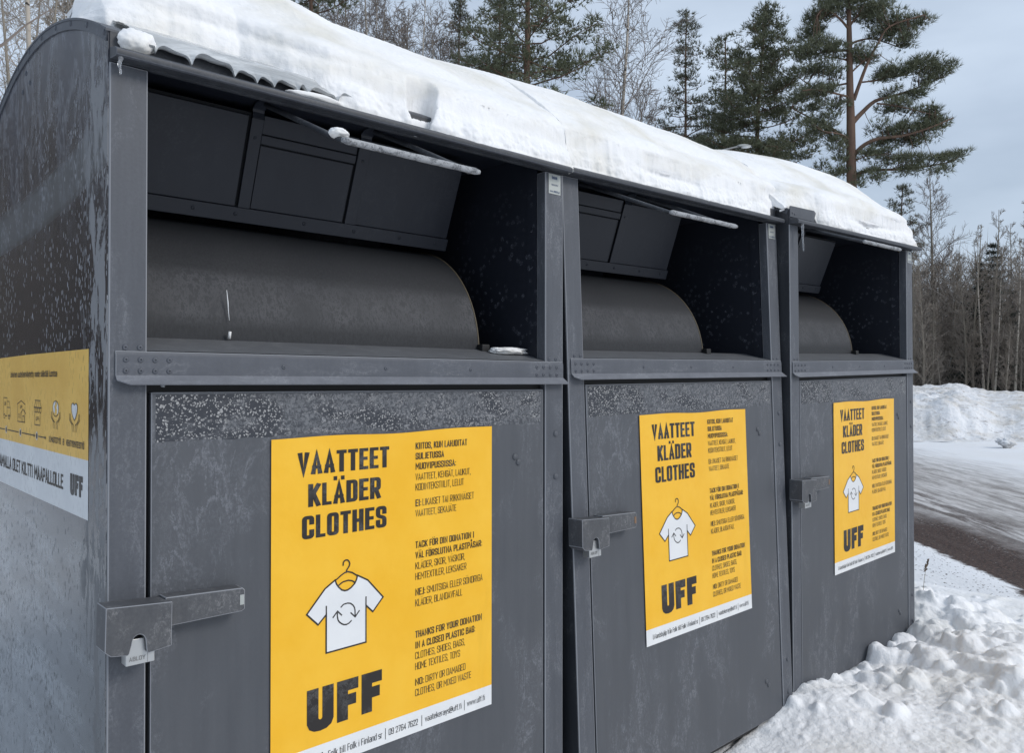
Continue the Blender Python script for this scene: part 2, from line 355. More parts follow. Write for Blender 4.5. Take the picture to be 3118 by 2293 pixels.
def roundpts(pl):
    """replace corners that carry a radius by a few points"""
    out = []
    for i, p in enumerate(pl):
        if len(p) == 3 and 0 < i < len(pl)-1:
            a = Vector(pl[i-1][:2]); b = Vector(p[:2]); c = Vector(pl[i+1][:2]); r = p[2]
            def cut(q):
                d = q-b; l = d.length; return b+d*min(.5, (r*(2.6 if abs(d.x) > abs(d.y) else 1))/max(l, 1e-6))
            p0, p1 = cut(a), cut(c)
            for t in (0, .25, .5, .75, 1): out.append(p0*(1-t)**2+b*2*t*(1-t)+p1*t*t)
        else: out.append(Vector(p[:2]))
    return out
def ribbon(mb, pts, sw, F, lift, square=True):
    """a stroke of constant width along 2-D points, laid on the plane F(x, y, lift)"""
    P = [Vector(pts[0])]
    for p in pts[1:]:
        if (Vector(p)-P[-1]).length > 1e-7: P.append(Vector(p))
    if len(P) < 2: P.append(P[0]+Vector((0, 1e-6)))
    closed = (P[0]-P[-1]).length < 1e-6 and len(P) > 3
    if closed: P = P[:-1]
    n = len(P); h = sw/2
    if square and not closed:
        P[0] = P[0]-(P[1]-P[0]).normalized()*h; P[-1] = P[-1]+(P[-1]-P[-2]).normalized()*h
    vs = []
    for i in range(n):
        if closed: a, b = P[i]-P[i-1], P[(i+1) % n]-P[i]
        else: a = P[i]-P[max(i-1, 0)]; b = P[min(i+1, n-1)]-P[i]
        if a.length < 1e-9: a = b
        if b.length < 1e-9: b = a
        a = a.normalized(); b = b.normalized()
        na = Vector((-a.y, a.x)); nb = Vector((-b.y, b.x)); m = na+nb
        m = m.normalized() if m.length > 1e-6 else na
        k = h/max(m.dot(na), .38); lift += .0000035
        vs += [F(P[i].x+m.x*k, P[i].y+m.y*k, lift), F(P[i].x-m.x*k, P[i].y-m.y*k, lift)]
    fs = [(2*i, 2*i+1, 2*((i+1) % n)+1, 2*((i+1) % n)) for i in range(n if closed else n-1)]
    mb.add(vs, fs)
class Lift:
    """hands out a slightly different height to each stroke so that crossing strokes never share a plane"""
    def __init__(s, base, step=.00003): s.b = base; s.s = step; s.i = 0
    def __call__(s): s.i = (s.i+1) % 9; return s.b+s.s*s.i
def write(mb, F, text, x0, x1, yb, cap, sw, lift, gap=.065, ax=1.0):
    kx = 1/.46
    nat = sum(GL[c][0] for c in text)+gap*kx*(len(text)-1)
    u = (x1-x0)/nat; x = x0
    for c in text:
        w, pls = GL[c]; w *= u; s = min(sw, w*.46/ax) if c not in 'Iil.,:|' else sw
        for pl in pls:
            if len(pl) == 2 and abs(pl[0][1]-pl[1][1]) < .01 and abs(pl[0][0]-pl[1][0]) < .01:      # dots stay square
                cx_ = x+w*(.5+(pl[0][0]-.5)*1.0); cy_ = yb+s/2+pl[0][1]*(cap-s); ribbon(mb, [(cx_, cy_), (cx_, cy_+1e-5)], s*(1+.15*(ax > 1.3)), F, lift()); continue
            q = [Vector(((x+s*ax/2+p.x*(w-s*ax))/ax, yb+s/2+p.y*(cap-s))) for p in roundpts(pl)]
            ribbon(mb, q, s, (lambda a, b, l: F(a*ax, b, l)), lift())
        x += w+gap*kx*u
def poly(mb, F, pts, lift): mb.add([F(x, y, lift) for x, y in pts], [tuple(range(len(pts)))])
def uff(mb, F, x0, y0, w, h, lf):
    """the three heavy letters; x0,y0 = lower left, y up"""
    def X(a): return x0+a*w
    def Y(b): return y0+b*h
    U = [(0, 1), (0, .22), (.03, .09), (.09, .02), (.17, 0), (.25, .02), (.31, .09), (.34, .22), (.34, 1), (.195, 1), (.195, .3), (.185, .27), (.17, .26), (.155, .27), (.145, .3), (.145, 1)]
    # split into three quads strips so the concave shape fills cleanly
    k = lf()
    L_ = [(0, 1), (0, .22), (.03, .09), (.09, .02), (.17, 0)]; Li = [(.145, 1), (.145, .3), (.150, .28), (.158, .265), (.17, .26)]
    R_ = [(.34, 1), (.34, .22), (.31, .09), (.25, .02), (.17, 0)]; Ri = [(.195, 1), (.195, .3), (.190, .28), (.182, .265), (.17, .26)]
    for A, B in ((L_, Li), (Ri, R_)):
        n = len(A); mb.add([F(X(a), Y(b), k) for a, b in A]+[F(X(a), Y(b), k) for a, b in B], [(i, i+1, n+i+1, n+i) for i in range(n-1)])
    for f0 in (.385, .715):
        pts = [(0, 0), (0, 1), (.285, 1), (.285, .73), (.145, .73), (.145, .66), (.255, .66), (.255, .39), (.145, .39), (.145, 0)]
        x = lambda a: X(f0+a)
        for a0, a1, b0, b1 in ((0, .145, .044, 1), (.145, .285, .73, 1), (.145, .255, .38, .64)):
            mb.add([F(x(a0), Y(b0), k), F(x(a1), Y(b0), k), F(x(a1), Y(b1), k), F(x(a0), Y(b1), k)], [(0, 1, 2, 3)])
PW, PH, PS = .5875, .6951, .6461
def make_poster(parent, px, pz, tilt, light):
    """yellow door poster; s to the right and t downward as fractions of its size"""
    def F(s, t, l): return (px+s*PW, -.0010-l, pz+tilt*s-t*PH)
    def G(x, y, l): return F(x/PW, -y/PH, l)
    base = MB(); fs = PS/PH
    # sheet with a faint lift along its upper edge
    n = 24; top = [(s, -.004*math.sin(s*9)*math.sin(s*math.pi)) for s in [i/n for i in range(n+1)]]
    vs = []; fc = []
    for j, t in enumerate((None, .02, .06, fs)):
        for i in range(n+1):
            s = i/n; vs.append(F(s, top[i][1] if t is None else t, .0004 if t is None else .0001*(j == 1)))
    for j in range(3):
        for i in range(n): fc.append((j*(n+1)+i, j*(n+1)+i+1, (j+1)*(n+1)+i+1, (j+1)*(n+1)+i))
    po = base.add(vs, fc).build('poster', M_yel, parent)
    MB().add([F(0, fs, 0), F(1, fs, 0), F(1, 1, 0), F(0, 1, 0)], [(0, 1, 2, 3)]).build('footer_strip', M_wht, po)
    lf = Lift(.0006); t = MB()
    def line(txt, s0, s1, tt, tb, sw): write(t, G, txt, s0*PW, s1*PW, -tb*PH, (tb-tt)*PH, sw, lf, .065, 1.5 if sw > .005 else (1.2 if sw > .0018 else 1.1))
    line('VAATTEET', .098, .4787, .0440, .1110, .0075); line('KLÄDER', .139, .4415, .1398, .2080, .0075); line('CLOTHES', .1150, .4675, .2340, .3030, .0075)
    B_, T_ = .0020, .00125; x = .6025
    for txt, x1, a, b, sw in (('KIITOS, KUN LAHJOITAT', .8634, .0391, .0611, B_), ('SULJETUSSA', .7432, .0732, .0950, B_), ('MUOVIPUSSISSA:', .8050, .1068, .1290, B_),
        ('VAATTEET, KENGÄT, LAUKUT,', .8826, .1420, .1640, T_), ('KODINTEKSTIILIT, LELUT', .8461, .1755, .1985, T_), ('VAATTEET, SEKAJÄTE', .8066, .2630, .2850, T_),
        ('TACK FÖR DIN DONATION I', .9016, .3673, .3896, B_), ('VÄL FÖRSLUTNA PLASTPÅSAR:', .9455, .4021, .4244, B_), ('KLÄDER, SKOR, VÄSKOR,', .8527, .4370, .4598, T_),
        ('HEMTEXTILER, LEKSAKER', .8601, .4720, .4950, T_), ('KLÄDER, BLANDAVFALL', .8391, .5592, .5828, T_),
        ('THANKS FOR YOUR DONATION', .9448, .6642, .6870, B_), ('IN A CLOSED PLASTIC BAG:', .9086, .6996, .7226, B_), ('CLOTHES, SHOES, BAGS,', .8534, .7345, .7577, T_),
        ('HOME TEXTILES, TOYS', .8275, .7696, .7932, T_), ('CLOTHES, OR MIXED WASTE', .8866, .8569, .8801, T_)):
        line(txt, x, x1, a, b, sw)
    for t1, e1, s2, t2, e2, a, b in (('EI:', .6301, .6367, 'LIKAISET TAI RIKKINÄISET', .9007, .2279, .2509), ('NEJ:', .6503, .6587, 'SMUTSIGA ELLER SÖNDRIGA', .9483, .5237, .5470), ('NO:', .6444, .6527, 'DIRTY OR DAMAGED', .8560, .8219, .8449)):
        line(t1, x, e1, a, b, B_*1.05); line(t2, s2, e2, a, b, T_)
    line('U-landshjälp från Folk till Folk i Finland sr', .052, .4503, .9560, .9770, T_)
    line('09 2764 7622', .4796, .6154, .9562, .9765, T_); line('vaatekerays@uff.fi', .6503, .8368, .9562, .9760, T_); line('www.uff.fi', .8653, .9622, .9562, .9760, T_)
    for s in (.4646, .6347, .8507): ribbon(t, [(s*PW, -.985*PH), (s*PW, -.951*PH)], .0014, G, lf())
    t.build('lettering', M_ink, po)
    u = MB(); uff(u, G, .1360*PW, -.8867*PH, (.4481-.1360)*PW, (.8867-.7562)*PH, lf)
    # F feet end a little above the bowl of the U, as printed
    u.build('heavy_letters', M_ink, po)
    # t-shirt on a hanger
    sh = [(.2471, .4416), (.2057, .4623), (.134, .5281), (.1788, .5664), (.2114, .5409), (.2114, .6578), (.3773, .6564), (.3771, .5404), (.4071, .5655), (.4525, .5262), (.3843, .4617), (.34, .4405)]
    neck = [(.3400, .4405), (.3370, .4520), (.3290, .4640), (.3135, .4747), (.2990, .4800), (.2873, .4804), (.2740, .4760), (.2612, .4653), (.2520, .4540), (.2471, .4416)]
    def loc(q): return [(a*PW, -b*PH) for a, b in q]
    w = MB(); k = .0005
    body = [(.2114, .5), (.2114, .6578), (.3773, .6564), (.3771, .5)]
    poly(w, G, loc([(.2114, .5), (.2114, .6578), (.3773, .6564), (.3771, .5)]), k)
    poly(w, G, loc([(.2471, .4416), (.2057, .4623), (.134, .5281), (.1788, .5664), (.2114, .5409), (.2114, .5), (.2873, .5), (.2873, .4804), (.2740, .4760), (.2612, .4653), (.2520, .4540)]), k)
    poly(w, G, loc([(.2873, .4804), (.2873, .5), (.3771, .5), (.3771, .5404), (.4071, .5655), (.4525, .5262), (.3843, .4617), (.34, .4405), (.3370, .4520), (.3290, .4640), (.3135, .4747), (.2990, .4800)]), k)
    w.build('shirt_shape', M_wht, po)
    ol = MB(); sw = .0034
    ribbon(ol, loc(sh+neck[1:]), sw, G, lf())
    for q in ([(.2113, .5167), (.2113, .5450)], [(.3770, .5146), (.3770, .5440)],
              [(.2799, .4002), (.2805, .3930), (.2846, .3882), (.2915, .3862), (.2989, .3875), (.3050, .3930), (.3075, .4003), (.3050, .4070), (.2989, .4133), (.2945, .4180), (.2933, .4240)],
              [(.2471, .443), (.2600, .4370), (.2705, .4310), (.2850, .4252), (.299, .4230), (.3182, .429), (.34, .4419)],
              [(.2589, .4622), (.2700, .4560), (.2801, .4520), (.3015, .4505), (.3180, .4545), (.3304, .4619)],
              [(.2718, .5282), (.2785, .5235), (.285, .5213), (.2993, .5207), (.3110, .5235), (.3205, .5300), (.3270, .5380), (.3298, .5470), (.3307, .5660)],
              [(.3128, .5535), (.3307, .5686), (.3477, .5529)],
              [(.3138, .5781), (.3050, .5835), (.2947, .5860), (.2840, .5848), (.2740, .5800), (.2650, .5735), (.2592, .5663), (.2565, .5560), (.2559, .5413)],
              [(.2391, .5542), (.2568, .5387), (.2733, .553)]):
        ribbon(ol, loc(q), sw*.9, G, lf())
    ol.build('shirt_outline', M_ink, po)
    return po
# ------------------------------------------------------------------ the three clothing bins
BW, BD, BZ = 1.15, 1.15, -.948
XL, XR = .0653, 1.0823
def rot(a, b, c): return Matrix.Rotation(a, 3, 'Z') @ Matrix.Rotation(b, 3, 'X') @ Matrix.Rotation(c, 3, 'Y')
BINS = [((0, 0, 0), rot(0, 0, 0)), ((1.1837, -.0006, .0113), rot(-.0038, -.0302, -.0131)), ((2.3584, -.02, .0237), rot(.0011, .0039, -.023))]
def bin_matrix(i):
    t, Rm_ = BINS[i]; loc = Vector(t)+Rm_ @ Vector((0, 0, -ZS))+Vector((0, 0, ZS))
    return Matrix.Translation(loc) @ Rm_.to_4x4()
def on_bin(i, p):
    t, Rm_ = BINS[i]; return Vector(t)+Rm_ @ Vector(p)       # bin-local -> shared coordinates (zero at ZS)
def zroof(y): return .929+.147*(1-((y-.575)/.575)**2)
ARCH = [(y, zroof(y)) for y in [BD*i/32 for i in range(33)]]
_riv = {}
def rivet(parent, c, ax, r, mat, hole=True):
    key = (r, tuple(ax), mat.name, hole)
    if key not in _riv:
        h = r*.38
        prof = [(r, 0), (r*.96, h*.5), (r*.7, h)] + ([(r*.34, h*.95), (r*.3, h*.1), (.0001, h*.1)] if hole else [(r*.35, h*1.25), (.0001, h*1.3)])
        m = MB(); m.lathe(prof, (0, 0, 0), ax, 14); o = m.build('rivet', mat, None, True, zs=0, auto=50); _riv[key] = o.data
        bpy.data.objects.remove(o)
    o = bpy.data.objects.new('rivet', _riv[key]); COL.objects.link(o); o.parent = parent; o.location = (c[0], c[1], c[2]+ZS); return o
M_grip = None
def grip_mat():
    t = NT('rimed_pipe', .6, .3); f = t.rng(t.noise(45, None, 7, .8, .3), .44, .50)
    top = t.n('ShaderNodeNewGeometry').outputs['Normal']; c = t.mix(f, (.05, .055, .065), (.30, .31, .325))
    t.color(t.mix(t.rng(t.noise(400), .3, .7, 0, .5), c, (.5, .51, .52))); t.bump(t.noise(300, None, 2), .5, .002); return t.m
M_grip = grip_mat()
M_arm = frosted('frosted_pipe', (.025, .028, .034), (.07, .075, .085), (.2, .2, .21), 1, .5, 3)
M_drip = frosted('rimed_edge_paint', (.11, .115, .13), (.20, .21, .235), (.36, .37, .39), 3, .5, 1.4, bias=.2, grain=.6)
M_chrome = plain('padlock_steel', (.52, .53, .53), .38, .5, .75)
M_engr = plain('engraved_steel', (.2, .2, .2), .5)
M_alu = plain('aluminium_plate', (.42, .44, .42), .45, .5, .3)
M_blue = plain('blue_print', (.05, .08, .16), .5)
M_rust = plain('rusty_steel', (.22, .13, .075), .8)
M_rim = plain('bare_drum_rim', (.12, .095, .06), .6)

def make_bin(i, label, px, pz, tilt):
    root = empty('clothing_bin', label, 'clothing bin', group='row of grey clothing donation bins')
    # shell ---------------------------------------------------------------
    side = [(y, z) for y, z in ARCH]
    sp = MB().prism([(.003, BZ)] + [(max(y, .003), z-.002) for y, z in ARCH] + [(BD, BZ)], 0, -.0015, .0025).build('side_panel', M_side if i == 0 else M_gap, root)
    sp2 = MB().prism([(.003, BZ)] + [(max(y, .003), z-.002) for y, z in ARCH] + [(BD, BZ)], 0, BW-.0025, BW+.0015).build('side_panel', M_gap, root)
    n = len(ARCH)
    for xa, xb, own in ((-.0045, -.0015, sp), (BW+.0015, BW+.0045, sp2)):
        trim = MB(); vs = []
        for y, z in ARCH:
            s = -2*.147*(y-.575)/.575**2; nn = Vector((-s, 1)).normalized()
            for x in (xa, xb): vs += [(x, y, z), (x, y-nn.x*.021, z-nn.y*.021)]
        fs = []
        for k in range(n-1):
            a = 4*k; b = a+4
            fs += [(a, a+1, b+1, b), (a+2, b+2, b+3, a+3), (a, b, b+2, a+2), (a+1, a+3, b+3, b+1)]
        fs += [(0, 2, 3, 1), (4*n-4, 4*n-3, 4*n-1, 4*n-2)]
        trim.add(vs, fs); trim.build('roof_edge_band', M_roof, own)
    if i == 0:
        for y in (.016, .124, .236, .351, .472, .589, .7, .82, .93, 1.05):
            rivet(sp, (-.0045, y, zroof(y)-.0105), (-1, 0, 0), .0055, M_roof, False)
        for y, z in ((.634, 1.030), (.594, .997), (.667, .994)): rivet(sp, (-.0015, y, z), (-1, 0, 0), .006, M_roof, False)
    outer = [(y, z+.0005) for y, z in ARCH]; inner = [(y, z-.004) for y, z in reversed(ARCH)]
    MB().prism(outer+inner, 0, -.006, BW+.006).build('roof', M_roof, root, True, auto=40)
    MB().box(.003, BW-.003, BD-.004, BD, BZ, .928).build('back_panel', M_post, root)
    lp = MB().box(0, XL, 0, .034, BZ, .8725).build('post', M_post, root, bevel=.0028, rime=M_rime)
    rp_ = MB().box(XR, BW, 0, .034, BZ, .8725).build('post', M_post, root, bevel=.0028, rime=M_rime)
    for x, z in ((.0280, .369), (.053, .369)): rivet(lp, (x, 0, z), (0, -1, 0), .0053, M_rail)
    for x, z in ((1.122, .369), (1.097, .369)): rivet(rp_, (x, 0, z), (0, -1, 0), .0053, M_rail)
    for z in (.168, .053, -.738, -.857): rivet(rp_, (1.121, 0, z), (0, -1, 0), .0085, M_post, False)
    # hood ------------------------------------------------------------------
    MB().box(.001, BW-.001, .0005, .010, .8735, .9285).build('fascia', M_lip, root)
    xe = BW+(.018 if i == 2 else -.001)
    lip = [(.0, .897), (-.030, .8895), (-.0365, .885), (-.0375, .880), (-.0365, .8745), (-.033, .8725), (0, .8765)]
    MB().prism(lip, 0, .0005, xe).build('hood_edge', M_lip, root, bevel=.0012, rime=M_rail)
    if i == 2:
        MB().prism([(0, .8728), (.05, .8728), (.05, .900), (.2, .935), (.2, .965), (0, .965)][:0] or [(.0, .900), (.0, .938), (.004, .941), (.186, .944), (.200, .936), (.194, .924), (.180, .900)], 1, -.004, .0).build('corner_plate', M_post, root, bevel=.001)
        for x, z in ((.016, .916), (.034, .913)): rivet(root, (x, -.004, z), (0, -1, 0), .005, M_post, False)
        MB().prism([(1.135, .898), (1.165, .898), (1.165, .945), (1.150, .952), (1.135, .945)], 1, -.003, .003).build('corner_tab', M_post, root)
    # chute mouth --------------------------------------------------------------
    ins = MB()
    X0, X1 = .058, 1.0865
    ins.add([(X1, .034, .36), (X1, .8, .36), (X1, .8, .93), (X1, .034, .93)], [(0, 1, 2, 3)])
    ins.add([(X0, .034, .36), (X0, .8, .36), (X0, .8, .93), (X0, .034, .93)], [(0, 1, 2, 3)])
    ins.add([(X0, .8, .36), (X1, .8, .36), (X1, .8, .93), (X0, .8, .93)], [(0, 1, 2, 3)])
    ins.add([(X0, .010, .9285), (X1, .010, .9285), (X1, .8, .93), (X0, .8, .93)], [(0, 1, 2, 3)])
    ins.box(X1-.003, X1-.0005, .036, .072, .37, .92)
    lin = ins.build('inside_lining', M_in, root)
    for z in (.82, .72, .62, .52, .42): rivet(lin, (X1-.003, .055, z), (-1, 0, 0), .0045, M_in, True)
    MB().strip([(.0005, .3640), (.03, .371), (.118, .394), (.3, .398), (.8, .398)], 0, X0, X1).build('shelf', M_shelf, root, True, auto=30)
    arc = [(.42-.30*math.cos(a), .385+.30*math.sin(a)) for a in [math.radians(118)*k/40 for k in range(41)]]
    dx = (0, -.127, -.175)[i]      # the drum and flap sit farther left in the other two bins
    dr = MB().prism(arc+[(.42, .385)], 0, .067, .95+dx).build('drum', M_drum, root, True, auto=30)
    MB().tube([(.951+dx, y, z) for y, z in arc], .0022, 6).build('rim', M_rim, dr, True)
    MB().box(.945+dx, .972+dx, .098, .128, .385, .408).build('stop_block', M_black, root, bevel=.003)
    # flap with ribs and grab handle
    D_ = Vector((-.374, .928)); N_ = Vector((-.928, -.374)); O_ = Vector((.284, .684)); H_ = .238
    def fp(h, off): q = O_+D_*(h*H_)+N_*off; return (q.x, q.y)
    def slab(m, x0, x1, h0, h1, o0, o1): x0 = max(x0+dx, .068); x1 = x1+dx; m.prism([fp(h0, o0), fp(h0, o1), fp(h1, o1), fp(h1, o0)], 0, x0, x1)
    m = MB(); slab(m, .12, .957, 0, 1.02, -.004, 0); fl = m.build('flap', M_dark, root)
    for x0, x1, h1 in ((.12, .344, .99), (.381, .624, .74), (.662, .957, .99)):
        m = MB(); slab(m, x0, x1, .13, h1, .0002, .0035); m.build('panel', M_plate, fl, bevel=.0012)
    m = MB(); slab(m, .379, .626, .755, .84, .0002, .006); slab(m, .379, .626, .85, 1.02, .0002, .004); m.build('panel', M_plate, fl, bevel=.0012)
    m = MB(); slab(m, .12, .962, -.02, .125, .0002, .0075); st = m.build('bottom_strip', M_plate, fl, bevel=.0015)
    for x in (.25, .347, .52, .66, .80, .92):
        q = fp(.06, .0075); rivet(fl, (x+dx, q[0], q[1]), (0, N_.x, N_.y), .0048, M_plate, True)
    for x0, x1 in ((.349, .377), (.628, .660)):
        m = MB(); slab(m, x0, x1, .128, .98, .004, .0095)
        q0 = fp(.98, .0095); q1 = fp(.98, .004)
        path_o = [q0, (.188, .921), (.172, .9275), (.140, .9278)]; path_i = [(.140, .9238), (.170, .9235), (.183, .917), q1]
        path_i = [(.140, .9245), (.171, .9240), (.1855, .9165), q1]
        m.prism(path_o+path_i[::1], 0, x0+dx, x1+dx); m.build('rib', M_plate, fl, bevel=.001)
        q = fp(.80, .0095); rivet(fl, ((x0+x1)/2+dx, q[0], q[1]), (0, N_.x, N_.y), .0042, M_plate, True)
    hz = .760 if i < 2 else .80
    a0, a1 = (.363+dx, .15, .918), (.644+dx, .15, .918)
    zm = .850 if i < 2 else .868
    g = MB(); P = [(dx+.346+(.682-.346)*k/30, -.2, hz-.001*k/30) for k in range(31)]
    rr_ = random.Random(i); rad = [.0064+.0008*rr_.random() for _ in P]; rad[0] = .0045; rad[-1] = .0045
    hd = g.tube(P, rad, 12).build('handle', M_grip, root, True)
    MB().tube([a0, (.354+dx, .0, zm), (.350+dx, -.195, hz)], .0058, 8).build('arm', M_arm, hd, True, auto=50)
    MB().tube([a1, (.652+dx, .0, zm), (.660+dx, -.192, hz-.002)], .0058, 8).build('arm', M_arm, hd, True, auto=50)
    # rail under the mouth
    ra = MB().prism([(-.004, .318), (-.004, .3545), (-.0015, .3625), (.030, .3665), (.030, .302), (.0005, .302), (.0005, .318)], 0, .011, 1.147).build('sill_rail', M_rail, root, bevel=.0012, rime=M_rime)
    x0, x1 = .011, 1.147
    fl_ = [(x0, -.0042, .319), (x1, -.0042, .319), (x1+.006, -.0210, .3035), (x0+.020, -.0210, .3035), (x0, -.013, .311)]
    k = len(fl_); MB().add(fl_+[(x, y+.0012, z-.0018) for x, y, z in fl_], [tuple(range(k)), tuple(range(2*k-1, k-1, -1))]+[(a, (a+1) % k, k+(a+1) % k, k+a) for a in range(k)]).build('drip_edge', M_drip, ra)
    for x in (.028, .053, .078, .103, 1.122, 1.097, 1.072, 1.047):
        for z in (.347, .327): rivet(ra, (x, -.004, z), (0, -1, 0), .0052, M_rail)
    for x in (.329, .575, .821): rivet(ra, (x, -.004, .3375), (0, -1, 0), .0045, M_rail)
    # door
    MB().box(XL-.002, XR+.002, .020, .032, BZ+.01, .3015).build('door_seal', M_black, root)
    dz0 = BZ+.03
    dr_ = MB().box(.0735, 1.0770, .0025, .0195, dz0, .2885).build('door', M_door, root, bevel=.0016, rime=M_rime)
    sl_ = MB(); n = 40
    rr_ = random.Random(3+i)
    bot = [.1955+.004*rr_.random() for _ in range(n+1)]
    sl_.add([(.0815+(1.0665-.0815)*k/n, .0022, z) for k in range(n+1) for z in (bot[k], .2835)], [(2*k, 2*k+2, 2*k+3, 2*k+1) for k in range(n)]).build('crystal_strip', M_patch, dr_)
    for x, z in ((.974, .115), (.986, .100), (.974, -.782), (.988, -.797)): rivet(dr_, (x, .0025, z), (0, -1, 0), .0088, M_door, False)
    po = make_poster(root, px, pz, tilt, None)
    # maker's plate
    mp_ = MB().box(1.0935, 1.1385, -.0012, -.0002, .8155, .8690).build('name_plate', M_alu, root)
    def F(x, y, l): return (1.0935+x, -.0013-l, .8155+y)
    t = MB(); lf = Lift(.0002)
    write(t, F, 'boem', .012, .032, .0400, .0095, .0016, lf); write(t, F, '18004/2019', .010, .034, .0225, .0040, .0006, lf)
    write(t, F, 'www.BOEM.', .004, .036, .0040, .0055, .0011, lf, .18); write(t, F, 'pl', .0368, .0410, .0040, .0055, .0011, lf)
    t.build('lettering', M_blue, mp_)
    for x in (1.098, 1.134): rivet(mp_, (x, -.0012, .8420), (0, -1, 0), .0022, M_chrome)
    # lock cover, arm
    cov = [(-.0165, -.076), (.0935, -.084), (.0925, -.162), (.0530, -.1665), (.0500, -.1640), (.0485, -.1480), (.0475, -.1400), (.0450, -.1350), (.0415, -.1322), (.0370, -.1310), (.0325, -.1322), (.0290, -.1350), (.0265, -.1400), (.0250, -.1480), (.0215, -.1610), (.0190, -.1640), (-.0085, -.1600), (-.0180, -.151)]
    MB().prism(cov, 1, -.052, -.0).build('lock_cover', M_lock, root, bevel=.0014, rime=M_rime)
    ar = MB().prism([(.088, -.080), (.232, -.087), (.2365, -.092), (.2365, -.128), (.230, -.132), (.088, -.133)], 1, -.033, -.0).build('hasp_arm', M_lock, root, bevel=.0018, rime=M_rime)
    MB().box(.2260, .2340, -.0338, -.0330, -.119, -.100).build('worn_patch', M_rust if i else M_alu, ar)
    root.matrix_world = bin_matrix(i)
    return root
LBL = ['nearest grey clothing bin with long yellow sticker on its side panel', 'middle grey clothing bin, leaning back slightly between its two neighbours', 'farthest grey clothing bin, beside the heap of lumpy snow']
bins = [make_bin(i, LBL[i], *p) for i, p in enumerate(((.3044, .1910, .0058), (.3040, .1924, -.0017), (.3390, .1932, -.0027)))]
def place(o, i): o.matrix_world = bin_matrix(i); return o
for i in range(3):
    p = empty('padlock', ['silver padlock under the lock cover of the nearest bin', 'silver padlock hanging on the middle bin door', 'silver padlock hanging on the farthest bin door'][i], 'padlock', group='padlocks on the bin doors')
    b = MB().box(.0185, .0665, -.0425, -.0170, -.1855, -.1400).build('lock_body', M_chrome, p, bevel=.0015)
    MB().box(.0540, .0546, -.0429, -.0424, -.184, -.142).build('seam', M_engr, b)
    MB().tube([(.028, -.03, -.142), (.028, -.03, -.122), (.034, -.03, -.114), (.050, -.03, -.114), (.056, -.03, -.122), (.056, -.03, -.142)], .0042, 8).build('shackle', M_chrome, p, True)
    def F(x, y, l): return (.0205+x, -.0427-l, -.181+y)
    t = MB(); write(t, F, 'ABLOY', .003, .030, .003, .0075, .0013, Lift(.0002)); t.build('engraving', M_engr, b)
    place(p, i)
